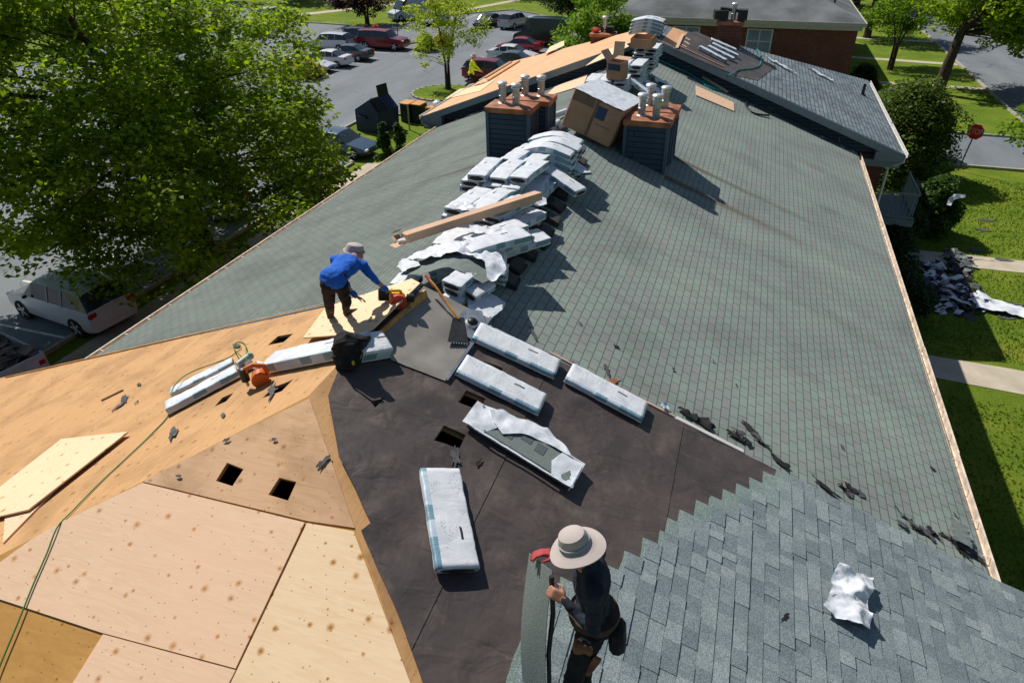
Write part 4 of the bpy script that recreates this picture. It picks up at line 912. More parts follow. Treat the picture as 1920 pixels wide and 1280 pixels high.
def person(label, J, cloth, pants, skin='skin', glove=None, s=1.0, curlR=.6, curlL=.6, dirR=None, dirL=None, hair=(.02, .015, .012), extra=True):
    t = thing('person', label, 'person', (0, 0, 0)); V = {k: Vector(v) for k, v in J.items()}
    f = V['face'].normalized(); side = (V['shR']-V['shL']).normalized(); sp = (V['chest']-V['pel']).normalized(); fw_ = sp.cross(side)*-1
    mt = Matrix((side, side.cross(sp)*-1 if False else sp.cross(side), sp)).transposed()
    def figure(b, g, arms=True, legs=True, torso=True, hd=False):
        if torso:
            b.blob(V['chest'], (.175*s*g, .115*s*g, .20*s), mt, 3); b.blob((V['chest']+V['pel'])/2, (.145*s*g, .105*s*g, .20*s), mt, 3); b.blob(V['pel'], (.155*s*g, .12*s*g, .12*s), mt, 3)
            for a in ('shR', 'shL'): limb(b, V['chest']+sp*.09*s, V[a], .075*s*g, .068*s*g)
            limb(b, V['chest']+sp*.1*s, V['neck'], .07*s*g, .055*s*g)
        if arms:
            for a in 'RL': limb(b, V['sh'+a], V['el'+a], .058*s*g, .045*s*g); limb(b, V['el'+a], V['el'+a].lerp(V['wr'+a], .94), .044*s*g, .029*s*g)
        if legs:
            g = g*.95
            for a in 'RL': limb(b, V['hip'+a], V['kn'+a], .088*s*g, .060*s*g); limb(b, V['kn'+a], V['an'+a], .058*s*g, .042*s*g)
            b.blob(V['pel'], (.160*s*g, .125*s*g, .12*s), mt, 3); limb(b, V['hipR'], V['hipL'], .095*s*g, .095*s*g)
    b = MB(); figure(b, .84); limb(b, V['neck']-sp*.04, V['head'], .052*s, .05*s); m, P = headgeo(b, V['head'], f, V['head']-V['neck'], s)
    for a, cu, dr, sd_ in (('R', curlR, dirR, -1), ('L', curlL, dirL, 1)):
        d = (V['wr'+a]-V['el'+a]).normalized() if dr is None else Vector(dr[0]).normalized(); u = Vector((0, 0, 1)) if dr is None else Vector(dr[1])
        if a == 'R' and glove: continue
        hand(b, V['wr'+a]-d*.01, d, u, cu, s, sd_)
    organic(b, 'body', MT[skin], t, .0075, 3)
    if glove:
        b = MB(); d = (V['wrR']-V['elR']).normalized() if dirR is None else Vector(dirR[0]).normalized(); hand(b, V['wrR']-d*.02, d, Vector((0, 0, 1)) if dirR is None else Vector(dirR[1]), curlR, s*1.08, -1); organic(b, 'glove', glove, t, .006, 2)
    b = MB(); figure(b, 1.0, legs=False); b.blob(V['pel']-sp*.02, (.172*s, .14*s, .13*s), mt, 3); o = organic(b, 'shirt', cloth, t, .012, 5)
    for v in o.data.vertices:
        v.co += v.normal*(.022*s*(.35-abs(fbm(v.co.x*7, v.co.y*7, v.co.z*11, 3))))
    b = MB(); figure(b, 1.04, arms=False, torso=False); o = organic(b, 'trousers', pants, t, .012, 5)
    for v in o.data.vertices: v.co += v.normal*(.024*s*(.3-abs(fbm(v.co.x*7, v.co.y*7, v.co.z*8, 3))))
    for a in 'RL':
        b = MB(); d = V['toe'+a]; an = V['an'+a]; b.blob(an - Vector((0, 0, .03)) + d*.01, (.05*s, .055*s, .055*s)); limb(b, an+Vector((0, 0, -.045)), an+d*.15*s+Vector((0, 0, -.06)), .045*s, .038*s); organic(b, 'boot', MT['bootm'], t, .010, 3)
    b = MB(); b.blob(V['head'] + m @ Vector((0, -.012, .022))*s, (.080*s, .092*s, .104*s), m, 3)
    bmesh.ops.delete(b.bm, geom=[v for v in b.bm.verts if (m.transposed() @ (v.co-V['head'])).y > .05*s or (m.transposed() @ (v.co-V['head'])).z < -.06*s], context='VERTS')
    b.build('hair', simple('hair', hair, .8, .2, 30), t, True)
    return t, m, V
MT['bootm'] = simple('worn_boot', (.045, .03, .022), .8, .3, 12)
MT['bluecl'] = simple('cobalt_cotton', (.018, .115, .52), .85, .18, 9, .2, bmp=.3, bs=14)
MT['darkcl'] = simple('dark_slate_cotton', (.018, .024, .038), .85, .3, 9, .2, bmp=.3, bs=20)
MT['browncl'] = simple('dark_brown_work_trousers', (.028, .016, .014), .9, .4, 7, .2, bmp=.4, bs=14)
MT['hivis'] = simple('fluorescent_yellow_cotton', (.55, .78, .02), .8, .1, 5)
MT['hat'] = simple('pale_grey_pink_hat', (.43, .375, .35), .85, .06, 8, .2)
J = dict(anL=NLp(622, 606)+Vector((0, 0, .09)), anR=NLp(652, 603)+Vector((0, 0, .16)), knL=AZ(618, 573, .82), knR=AZ(650, 566, .88), hipL=AZ(615, 533, 1.14), hipR=AZ(638, 533, 1.14), pel=AZ(627, 521, 1.19), chest=AZ(646, 500, 1.20), neck=AZ(664, 485, 1.20),
         head=AZ(666, 476, 1.14), shL=AZ(628, 488, 1.17), shR=AZ(680, 497, 1.17), elR=AZ(700, 522, 1.04), wrR=AZ(727, 545, .84), elL=AZ(652, 540, .98), wrL=AZ(668, 556, .86), face=Vector((.45, .7, -.62)), toeL=Vector((.5, .75, -.1)), toeR=Vector((.6, .7, 0)))
J['chest'] += Vector((0, .03, 0)); dd = (J['wrR']-J['elR'])
p1, m1, V1 = person('worker in a blue long-sleeved top bending forward to cut plywood with a saw', J, MT['bluecl'], MT['browncl'], s=.86, curlR=.9, dirL=((.5, .5, -.5), (0, .3, 1)), curlL=.35)
b = MB(); f = J['face'].normalized(); u = (J['head']-J['neck']).normalized(); mh = basis(f, u)
def hatgeo(par, c, m, brim, crown, hgt, mat, droop=.03, band=None, nm='hat', wav=.012):
    b = MB(); prof = [(crown*.02, hgt), (crown*.55, hgt*.97), (crown*.85, hgt*.82), (crown*.97, hgt*.5), (crown*1.0, .015), (crown*1.08, 0), (brim*.75, -droop*.4), (brim, -droop), (brim*.995, -droop-.006), (brim*.75, -droop*.4-.008), (crown, -.01)]
    n = 40; rings = []
    for r, z in prof:
        rings.append([b.bm.verts.new(Vector(c) + m @ Vector((r*math.cos(a*2*math.pi/n), r*1.08*math.sin(a*2*math.pi/n), z + (wav*math.sin(a*2*math.pi/n*2+.6)*(r/brim)**2 if r > crown*1.05 else 0)))) for a in range(n)])
    for A, Bq in zip(rings, rings[1:]):
        for i in range(n): b.bm.faces.new((A[i], A[(i+1) % n], Bq[(i+1) % n], Bq[i]))
    b.bm.faces.new(rings[0]); return b.build(nm, mat, par, True)
hatgeo(p1, J['head'] + Vector((0, 0, .045)), basis((.45, .7, -.25), (.05, .15, 1)), .115, .092, .075, MT['hat'], .01)
MB().blob(J['head'] + mh @ Vector((.05, .01, .0)), (.05, .08, .07), mh).build('neck_cloth', simple('teal_cloth', (.02, .20, .20), .8, .1), p1, True)
# near worker
def rel(x, y, z): return Vector((x, y, z+Z0))
J2 = dict(pel=rel(2.93, -3.42, .37), chest=rel(2.90, -3.42, .70), neck=rel(2.85, -3.45, .91), head=rel(2.79, -3.475, 1.02), shL=rel(2.94, -3.58, .82), elL=rel(2.965, -3.63, .53), wrL=rel(2.74, -3.53, .61), shR=rel(2.88, -3.27, .84), elR=rel(2.72, -3.13, .70), wrR=rel(2.585, -3.245, .66),
          hipL=rel(2.93, -3.55, .30), hipR=rel(2.93, -3.38, .30), knL=rel(2.86, -3.68, -.04), knR=rel(2.90, -3.48, -.05), anL=rel(2.94, -3.86, -.43), anR=rel(2.98, -3.66, -.45), face=Vector((-.75, .2, -.62)), toeL=Vector((-.9, -.1, .3)), toeR=Vector((-.9, .2, .3)))
p2, m2, V2 = person('worker in a wide-brimmed pale hat and dark clothes holding up a long shingle strip', J2, MT['darkcl'], MT['black'], glove=simple('red_glove', (.36, .05, .05), .7, .1), curlR=.5, dirR=((-.75, -.35, .1), (-.2, .3, .9)), curlL=1.15, dirL=((-.92, .1, .25), (0, -.8, .6)))
mh = basis((-.75, .2, -.30), (-.3, 0, .95))
hatgeo(p2, J2['head'] + Vector((0, 0, .055)), mh, .168, .090, .098, MT['hat'], .035)
b = MB(); nn = 40
b.lathe(J2['head'] + Vector((0, 0, .055)) + mh @ Vector((0, 0, .03)), [(.1005, -.018), (.1005, .0)], 24, mh @ Vector((0, 0, 1))).build('hat_band', simple('grey_hat_band', (.25, .28, .31), .8, .05), p2, True)
b = MB(); b.lathe(J2['pel'] + Vector((0, 0, .03)), [(.165, -.03), (.172, .0), (.165, .03)], 24).build('tool_belt', simple('belt_leather', (.05, .03, .02), .7, .3), p2, True)
b = MB(); b.box(J2['pel'] + Vector((-.02, -.19, -.12)), (.13, .06, .2), Matrix.Rotation(R(8), 3, 'X'), .015); b.box(J2['pel'] + Vector((.05, -.225, -.20)), (.05, .03, .22), Matrix.Rotation(R(18), 3, 'Y'), .008); b.build('leather_pouch', simple('pouch_leather', (.16, .07, .035), .7, .3, 9), p2)
MB().box(J2['pel'] + Vector((.17, -.02, -.12)), (.10, .16, .24), Matrix.Rotation(R(-6), 3, 'Y'), .03).build('tool_pouch', MT['black'], p2, True)
# the strip he holds, and the black bar
a1, a2 = AZ(1003, 1050, .60), AZ(1003, 1292, -.16); dv = (a2-a1)
fs_ = Frame(a1, dv, Vector((.16, .22, .95)) - dv.normalized()*Vector((.16, .22, .95)).dot(dv.normalized()))
o = panel('shingle_strip', fs_, [(-.02, -.09), (dv.length, -.13), (dv.length+.02, .12), (0, .22)], MT['gran'], None, th=.005, step=.05, hf=lambda u, v: .03*math.sin(u*3.2)+.012*math.sin(v*9+u*4))
tag(o, 'long grey shingle strip held upright in front of the worker in the pale hat', 'shingle strip')
a1, a2 = AZ(1034, 1080, .70), AZ(1030, 1295, -.25)
o = MB().path([a1, a1.lerp(a2, .3)+Vector((.015, 0, 0)), a1.lerp(a2, .65)+Vector((-.01, 0, 0)), a2], .017, 8).build('black_strap', MT['plasticblk'], None, True); tag(o, 'black flexible bar hanging from the fist of the worker in the pale hat', 'bar')
def coil(nm, c, n, r, turns, mat, lab, rad=.008, par=None, nz=.3, lift=.02):
    c = Vector(c); n = Vector(n).normalized(); a = n.orthogonal().normalized(); b_ = n.cross(a); pts = []
    for i in range(int(turns*22)):
        th = i*2*math.pi/22; rr = r*(.6+.4*noise.noise(Vector((th*.35, 1, 3)))+.2*math.sin(th*.31)); pts.append(c + a*rr*math.cos(th) + b_*rr*math.sin(th)*.8 + n*(lift+.01*noise.noise(Vector((th, 4, 4)))))
    return tag(MB().path(pts, rad, 6).build(nm, mat, par, True), lab, 'hose')
MT['teal'] = simple('teal_hose', (.0, .24, .20), .5, .1); MT['green'] = simple('green_hose', (.06, .20, .05), .5, .1)
coil('air_hose', NRp(1062, 1292), NRn, .13, 5, MT['teal'], 'coiled teal hose by the feet of the worker in the pale hat')
# far worker kneeling at the eave
kx = FLp(888, 150); ex = Vector((-8.25, kx.y-2.6, ZF-T*8.25)); kx = AZ(884, 152, -2.30)
O = kx; K = lambda x, y, z: O + Vector((x, y, z))
J3 = dict(pel=K(0, 0, .34), chest=K(.06, .0, .66), neck=K(.12, .0, .88), head=K(.17, .0, 1.0), shL=K(.02, .17, .80), shR=K(.12, -.17, .80), elL=K(.16, .24, .56), elR=K(.24, -.23, .55), wrL=K(.36, .17, .44), wrR=K(.50, -.12, .46), hipL=K(-.02, .09, .30), hipR=K(.02, -.09, .30), knL=K(.24, .14, .02), knR=K(.24, -.15, .0), anL=K(-.12, .14, -.05), anR=K(-.12, -.14, -.06), face=Vector((.8, .0, -.5)), toeL=Vector((-.8, 0, -.4)), toeR=Vector((-.8, 0, -.4)))
p3, m3, V3 = person('kneeling worker in a fluorescent yellow top working at the far roof\'s edge', J3, MT['hivis'], MT['browncl'])
hatgeo(p3, J3['head'] + Vector((0, 0, .06)), basis((.8, 0, -.3), (.3, 0, .9)), .15, .095, .09, MT['hat'], .03)

# ------------------------------------------------------------------ tools and loose things on the near roof
MT['yel'] = simple('tool_yellow', (.72, .46, .02), .45, .08); MT['orange'] = simple('tool_orange', (.62, .13, .02), .45, .12); MT['redpl'] = simple('tool_red', (.6, .06, .04), .5, .1)
sw = thing('circular_saw', 'yellow and black cordless circular saw in the blue-shirted worker\'s hand', 'saw'); c = AZ(741, 557, .72); dS = (J['wrR']-J['elR']); d = Vector((.8, .45, -.1)).normalized(); ms = basis(d, (0, 0, 1)); Pp = lambda x, y, z: c + ms @ Vector((x, y, z))
MB().box(Pp(0, .02, .0), (.11, .17, .09), ms, .02).box(Pp(-.01, -.02, .075), (.035, .16, .03), ms, .01).box(Pp(-.01, .06, .05), (.035, .03, .06), ms, .008).build('housing', MT['yel'], sw, True)
MB().tube(Pp(.04, .12, .01), Pp(.04, .20, .01), .045, n=14).build('motor', MT['plasticblk'], sw, True)
MB().box(Pp(-.06, -.12, .0), (.09, .12, .12), ms, .012).build('battery', MT['plasticblk'], sw)
MB().tube(Pp(.075, .03, -.03), Pp(.083, .03, -.03), .085, n=28).build('blade', MT['steel'], sw)
MB().tube(Pp(.062, .03, -.02), Pp(.095, .03, -.02), .09, n=24).build('blade_guard', MT['redpl'], sw, True)
MB().box(Pp(.02, .03, -.085), (.17, .28, .006), ms).build('base_plate', MT['steel'], sw)
# the cut sheet under the blue worker and its edge board
cs = thing('cut_plywood', 'fresh pale plywood sheet under the blue-shirted worker, propped on a plank along its cut edge', 'plywood')
pts = [NLp(617, 587), NLp(777, 534), AZ(796, 549, .62), AZ(706, 632, .62), AZ(694, 640, .60), NLp(575, 645)]
Fc = Frame(NLp(617, 587)+NLn*.05, (0, 1, 0), (-1, 0, -T)); Fc2 = Fc
q = [Fc.q(p) for p in pts]
panel('sheet', Fc, q[::-1] if False else q, MT['ply_pale'], cs, th=.014, lift=.035, smooth=False)
p, r_ = AZ(799, 551, .575), AZ(703, 640, .565); d = r_-p; MB().box((p+r_)/2, (d.length, .03, .115), d.to_track_quat('X', 'Z').to_matrix() @ Matrix.Rotation(R(12), 3, 'X')).build('edge_plank', MT['sidewood'], cs)
# tool bag
bg_ = thing('tool_bag', 'black soft tool bag slumped on the ridge beside the blue-shirted worker\'s feet', 'bag'); c = AZ(652, 650, .76)
b = MB(); b.blob(c, (.15, .13, .15), nz=.35, seed=3, sub=3).blob(c + Vector((.0, -.05, -.12)), (.13, .12, .13), nz=.4, seed=8, sub=3).blob(c + Vector((.07, .03, .10)), (.14, .06, .04), nz=.3, seed=5, sub=3); organic(b, 'bag_body', MT['black'], bg_, .014, 2)
b = MB(); b.path([c + Vector(v) for v in ((-.14, -.06, -.02), (-.05, -.12, .10), (.06, -.10, .14), (.14, -.04, .11))], .011, 8).path([c + Vector(v) for v in ((.12, 0, .06), (.18, -.04, -.02), (.16, -.08, -.12), (.1, -.1, -.16))], .008, 8).path([c + Vector(v) for v in ((-.13, -.07, -.08), (-.04, -.16, -.14), (.08, -.15, -.14))], .009, 8); b.build('strap', MT['plasticblk'], bg_, True)
MB().blob(c + Vector((.10, -.10, -.10)), (.015, .02, .03)).build('buckle', MT['yel'], bg_)
# roofing nailer (orange) with grey nailer behind it
ng = thing('nail_gun', 'orange and black pneumatic roofing nailer with a round magazine on the golden plywood', 'nail gun'); c = NLp(492, 720)+NLn*.10
mg = basis((.7, .5, .1), (-.1, -.1, 1)); Q = lambda x, y, z: c + mg @ Vector((x, y, z))
MB().tube(Q(-.04, .02, -.03), Q(.06, .02, -.03), .085, n=22).build('magazine', MT['orange'], ng, True)
b = MB(); b.path([Q(0, -.12, .04), Q(0, -.08, .12), Q(0, .0, .14), Q(0, .09, .10), Q(0, .11, .02)], .026, 10).build('handle', MT['orange'], ng, True)
MB().tube(Q(-.01, -.11, .10), Q(-.01, -.12, -.02), .042, n=16).lathe(Q(-.01, -.108, .10), [(.045, 0), (.045, .02), (.03, .03)], 14, mg @ Vector((0, .1, 1))).build('barrel', MT['plasticblk'], ng, True)
MB().tube(Q(-.01, -.12, -.02), Q(-.01, -.12, -.09), .016, n=10).build('nose', MT['steel'], ng)
n2 = thing('nail_gun', 'grey and black pneumatic nailer lying on the peeled bundle behind the orange one', 'nail gun'); c2_ = NLp(470, 692)+NLn*.10
mg = basis((.3, .9, .1), (-.2, 0, 1)); Q = lambda x, y, z: c2_ + mg @ Vector((x, y, z))
MB().tube(Q(0, -.1, .02), Q(0, .05, .03), .04, n=14).blob(Q(0, .07, .03), (.045, .03, .045)).build('barrel', simple('tool_grey_green', (.24, .33, .31), .4, .1), n2, True)
MB().box(Q(.0, -.04, -.04), (.05, .05, .12), mg, .01).box(Q(-.09, 0, -.05), (.09, .08, .06), mg, .01).build('handle', MT['plasticblk'], n2, True)
MB().tube(Q(-.05, .0, -.02), Q(.04, .0, -.02), .05, n=16).build('magazine', MT['steel'], n2, True)
MB().box(Q(.1, .05, -.06), (.12, .12, .03), mg, .006).build('foot_plate', MT['film'], n2)
# hoses
def hose(nm, pts, mat, lab, r=.0065): return tag(MB().path(pts, r, 7).build(nm, mat, None, True), lab, 'hose')
def smoothpts(P, n=8):
    out = []
    for i in range(len(P)-1):
        p0, p1, p2_, p3_ = P[max(i-1, 0)], P[i], P[i+1], P[min(i+2, len(P)-1)]
        for j in range(n):
            t = j/n; out.append(.5*((2*p1)+(-p0+p2_)*t+(2*p0-5*p1+4*p2_-p3_)*t*t+(-p0+3*p1-3*p2_+p3_)*t*t*t))
    return out+[P[-1]]
hose('air_hose', smoothpts([NLp(455, 655)+NLn*.02, NLp(430, 672)+NLn*.015, NLp(400, 684)+NLn*.015, NLp(362, 712)+NLn*.09, NLp(335, 742)+NLn*.11, NLp(320, 776)+NLn*.02, NLp(285, 815)+NLn*.012, NLp(240, 858)+NLn*.012, NLp(190, 905)+NLn*.012, NLp(135, 962)+NLn*.015, HIPp(112, 990)+HPn*.03, HIPp(92, 1040)+HPn*.03, HIPp(66, 1100)+HPn*.03, HIPp(38, 1170)+HPn*.03, HIPp(5, 1250)+HPn*.03, HIPp(-20, 1320)+HPn*.03]), MT['green'], 'thin green air hose running down the plywood to the lower left corner')
hose('air_hose', smoothpts([AZ(452, 668, .25), NLp(440, 655)+NLn*.03, NLp(447, 643)+NLn*.015, NLp(462, 650)+NLn*.03, AZ(462, 676, .3)]), MT['green'], 'short loop of green hose ending at the grey nailer', .006)
# tear-off shovel
sh = thing('roofing_shovel', 'roofing shovel with an orange handle, red grip and black toothed blade on the ridge membrane', 'shovel')
h0, h1 = AZ(803, 522, .72), NRp(855, 610)+NRn*.10; ax = (h1-h0).normalized(); b = MB(); b.path(smoothpts([h0, h0.lerp(h1, .25)+Vector((0, 0, .02)), h0.lerp(h1, .6), h1]), .014, 8).build('handle', MT['yel'], sh, True); bpy.data.objects['handle'].data.name
o = sh.children[0]; o.data.materials.clear(); o.data.materials.append(simple('amber_handle', (.62, .27, .03), .5, .12))
MB().path([h0-ax*.05, h0+ax*.12], .0185, 8).build('grip', simple('faded_red_grip', (.62, .10, .08), .6, .15), sh, True)
MB().path([h0+ax*.25, h0+ax*.36], .0165, 8).build('tape_wrap', simple('faded_pink_tape', (.6, .22, .15), .6, .15), sh, True)
bl_ = [NRp(845, 606), NRp(866, 606), NRp(874, 655), NRp(835, 652)]; MB().poly([p+NRn*.082 for p in bl_], .006, NRn).build('blade', simple('black_blade', (.022, .022, .024), .45, .4, 20), sh)
b = MB()
for i in range(8): p = bl_[3].lerp(bl_[2], (i+.5)/8)+NRn*.085; b.tube(p, p+(bl_[3]-bl_[0]).normalized()*.018, .008, .002, 6)
b.build('tooth', MT['steel'], sh)
# round vent on square flange
vt = thing('roof_vent', 'round black and silver pipe flashing on a square metal flange by the ridge', 'vent'); c = NRp(881, 617)+NRn*.078
fl = [NRp(878, 577), NRp(918, 601), NRp(886, 652), NRp(848, 626)]
fl = [NRp(868, 588), NRp(900, 592), NRp(908, 617), NRp(884, 648), NRp(855, 630), NRp(858, 600)]
MB().poly([p+NRn*.075 for p in fl], .004, NRn).build('flange', MT['steel'], vt)
MB().lathe(c, [(.085, 0), (.08, .012), (.066, .03), (.062, .035)], 28, NRn).build('collar', MT['steelcap'], vt, True)
MB().lathe(c, [(.066, .02), (.062, .045), (.045, .062), (.012, .07), (.008, .085), (.001, .086)], 28, NRn).build('rubber_boot', MT['plasticblk'], vt, True)
st = [NRp(915, 603), NRp(921, 606), NRp(886, 655), NRp(835, 722), NRp(828, 718), NRp(874, 655)]
tag(MB().poly([p+NRn*.068 for p in [NRp(915, 602), NRp(919, 605), NRp(836, 723), NRp(831, 720)]], .012, NRn).build('metal_strip', MT['steel'], None), 'thin metal edging strip lying along the membrane beside the round vent', 'strip')
# loose plywood offcuts
def loose(nm, F, pts, mat, lab, lift=.02, th=.014, cat='plywood'):
    return tag(panel(nm, F, pts, MT[mat], None, th=th, lift=lift, smooth=False), lab, cat)
loose('plywood_offcut', FNL, [pl(-40, 985), pl(-40, 940), pl(2, 922), pl(120, 829), pl(245, 816), pl(60, 962)], 'ply_pale', 'pale angular plywood piece lying on the golden decking at the left edge', .05)
loose('plywood_offcut', FNL, [pl(8, 1020), pl(12, 965), pl(120, 905)], 'ply_new', 'narrow pinkish plywood sliver under the pale angular piece', .018)
pm = lambda x, y: FMR.q(MRp(x, y)); pml = lambda x, y: FML.q(MLp(x, y))
loose('plywood_offcut', FMR, [pm(1304, 162), pm(1375, 194), pm(1376, 210), pm(1304, 180)], 'ply_new', 'pink plywood rectangle lying on the green shingles near the far gable', .03)
loose('plywood_offcut', FML, [pml(1105, 134), pml(1095, 160), pml(1073, 168), pml(1020, 184), pml(1040, 165), pml(1080, 148)], 'ply_new', 'pink plywood piece on the west slope behind the west chimney', .03)
pfl = lambda x, y: FFL.q(FLp(x, y))
loose('plywood_offcut', FFL, [pfl(1023, 106), pfl(1032, 92), pfl(1059, 80), pfl(1059, 90)], 'ply_pale', 'pale plywood panel standing proud on the far orange decking', .10)
loose('plywood_offcut', FFL, [pfl(1098, 125), pfl(1135, 97), pfl(1172, 82), pfl(1180, 88), pfl(1140, 108)], 'ply_pale', 'pale plywood strip along the far rake near the peak', .02)
loose('plywood_offcut', FFL, [pfl(833, 187), pfl(862, 168), pfl(905, 160), pfl(935, 146), pfl(900, 172)], 'ply_pale', 'pale plywood strip low on the far orange decking beside the kneeling worker', .02)
for p, q_, lb in (((910, 148), (960, 118), 'lower'), ((916, 153), (975, 116), 'upper')):
    p, q_ = FLp(*p)+NLn*.05, FLp(*q_)+NLn*.05; d = q_-p; tag(MB().box((p+q_)/2, (d.length, .09, .05), d.to_track_quat('X', 'Z').to_matrix()).build('timber_plank', MT['yel'] if False else MT['sidewood'], None), f'{lb} of two timber planks lying along the far decking\'s edge', 'plank')
# pink insulation foam/wood strips and hoses by the far gable
p, q_ = MRp(1316, 148)+NRn*.06, MRp(1362, 176)+NRn*.06; d = q_-p; tag(MB().box((p+q_)/2, (d.length, .10, .05), d.to_track_quat('X', 'Z').to_matrix()).build('timber_plank', MT['cardlight'], None), 'short orange timber plank beside the pink plywood near the far gable', 'plank')
coil('air_hose', MRp(1335, 162), NRn, .55, 5, MT['teal'], 'tangle of teal hose between the plank and the pink plywood', .018, lift=.03)
hose('air_hose', smoothpts([MRp(1345, 160)+NRn*.2, Vector((FRp(1373, 136).x, LF-.1, FRp(1373, 136).z+.03)), FRp(1385, 133)+NRn*.04, FRp(1410, 130)+NRn*.04, FRp(1425, 122)+NRn*.04, FRp(1423, 100)+NRn*.04, FRp(1412, 92)+NRn*.04]), MT['teal'], 'teal air hose rising over the far rake onto the grey shingles', .02)
hose('air_hose', smoothpts([MRp(1228, 113)+NRn*.05, MRp(1262, 128)+NRn*.05, MRp(1290, 140)+NRn*.04, MRp(1318, 158)+NRn*.04]), MT['teal'], 'teal hose running along the foot of the far gable', .02)
# paper rolls beside the west chimney
for i, (x, y, a, lv) in enumerate([(1008, 246, 0, 0), (1022, 250, 5, 0), (1034, 252, -5, 0), (1047, 246, -12, 0), (1014, 234, 8, 1), (1030, 236, -6, 1)]):
    p = MLp(x, y) + NLn*(.075+lv*.125); d = (Matrix.Rotation(R(-8+a), 3, 'Z') @ Vector((.12, 1, 0)) ).normalized()*.42
    rl = thing('felt_roll', 'white paper roll in the small pile beside the west chimney', 'roll', group='white paper rolls piled beside the west chimney')
    b = MB(); qd = d.to_track_quat('Z', 'Y').to_matrix(); c = p; n = 18; rg = []
    for r, z in ((.035, 0), (.07, 0), (.073, .01), (.073, .84), (.07, .85), (.035, .85), (.035, 0)): rg.append([b.bm.verts.new(c + qd @ Vector((r*math.cos(k_*2*math.pi/n), r*math.sin(k_*2*math.pi/n), z))) for k_ in range(n)])
    for A, Bq in zip(rg, rg[1:]):
        for j in range(n): b.bm.faces.new((A[j], A[(j+1) % n], Bq[(j+1) % n], Bq[j]))
    b.build('paper', MT['film'], rl, True)
    MB().lathe(c, [(.034, .02), (.034, .83)], 14, d).build('core', simple('core_grey', (.16, .2, .25), .8, .1), rl, True)
# white plastic bag on the new shingles
wb = thing('plastic_bag', 'crumpled white plastic bag sitting on the new grey shingles at the right', 'plastic bag')
Fw = Frame(NRp(1585, 1125)+NRn*.05, (0, -1, 0), (1, 0, -T)); qf = lambda x, y: Fw.q(isect(x, y, tuple(NRn), NRn.dot(Fw.o)))
op_ = [qf(*p) for p in ((1562, 1064), (1592, 1085), (1612, 1083), (1628, 1090), (1628, 1115), (1618, 1130), (1622, 1185), (1600, 1180), (1560, 1160), (1535, 1140), (1548, 1125), (1550, 1100), (1556, 1075))]
panel('bag_film', Fw, op_, MT['film'], wb, th=.002, step=.022, hf=lambda u, v: .085+.06*crump(u*.8, v*.8, 2)-.10*max(0, abs(v)-.10)*2, bot=False)
b = MB(); c = Fw.P(0, 0, 0); b.blob(Fw.P(.0, .0, .01), (.10, .09, .05), nz=.3, seed=4, sub=3).blob(Fw.P(.06, -.03, .0), (.09, .06, .04), nz=.3, seed=6, sub=3); organic(b, 'bag_bundle', MT['film'], wb, .012, 1)
MB().box(Fw.P(.13, .02, .03), (.26, .12, .05), Matrix((Fw.v, Fw.u, Fw.n)).transposed(), .01).build('painted_inside_shade', MT['scrapd'], wb)  # dark box standing in for the shade inside the bag
# torn shingle scraps lying about
MT['scrapblk'] = simple('tar_black_scrap', (.02, .018, .018), .85, .2, 14)
def scrap(F, fn, px, py, w, h, ang, lab, mat='scrap', lift=.016, seed=0, n=16, curl=.010):
    rnd = random.Random(seed*17+5); c = F.q(fn(px, py)); pts = []
    for i in range(n):
        a = (i+rnd.uniform(-.3, .3))*2*math.pi/n; r = rnd.uniform(.45, 1.25); x, y = w/2*r*math.cos(a), h/2*r*math.sin(a); ca, sa = math.cos(R(ang)), math.sin(R(ang)); pts.append((c[0]+x*ca-y*sa, c[1]+x*sa+y*ca))
    return tag(panel('shingle_scrap', F, pts, MT[mat], None, th=.004, step=.05, lift=lift, hf=lambda u, v: curl*abs(fbm(u*7, v*7, seed))), lab, 'scrap')
GPs = [(235, 750, .30, .10, 50, 'ragged grey scrap nearest the long thin stick on the golden plywood'), (225, 762, .20, .10, 10, 'blunt grey scrap just left of the ragged one on the golden plywood'), (262, 722, .16, .05, 60, 'thin dark scrap above the ragged pair on the golden plywood'), (258, 755, .10, .03, 20, 'tiny sliver right of the ragged pair on the golden plywood'),
       (325, 813, .36, .10, 40, 'long curved grey scrap below the peeled bundle'), (512, 735, .42, .11, 35, 'long grey scrap in front of the orange nailer'), (420, 780, .14, .05, 45, 'small grey scrap between the nailer and the hip'), (445, 650, .30, .07, 55, 'grey scrap under the short green hose loop'), (535, 632, .2, .04, 50, 'flat scrap by the diamond-shaped hole')]
for i, (x, y, w, h, a, lb) in enumerate(GPs[:8]): scrap(FNL, NLp, x, y, w, h, a, lb, seed=i)
p, q_ = NLp(191, 752)+NLn*.012, NLp(232, 732)+NLn*.012; d = q_-p; tag(MB().box((p+q_)/2, (d.length, .022, .012), d.to_track_quat('X', 'Z').to_matrix()).build('wood_splinter', simple('dark_splinter', (.12, .07, .04), .8, .2), None), 'long thin dark stick lying on the golden plywood', 'stick')
for i, (x, y, w, h, a, lb) in enumerate([(607, 870, .16, .06, 70, 'folded grey scrap hanging at the felt\'s edge beside the tan plywood'), (427, 827, .08, .03, 30, 'small grey scrap at the tan plywood\'s upper left'), (517, 826, .05, .03, 0, 'dark knot-sized chip above the two square holes'), (337, 895, .06, .03, 0, 'small grey chip left of the two square holes')]): scrap(FHP, HIPp, x, y, w, h, a, lb, seed=20+i, lift=.03)
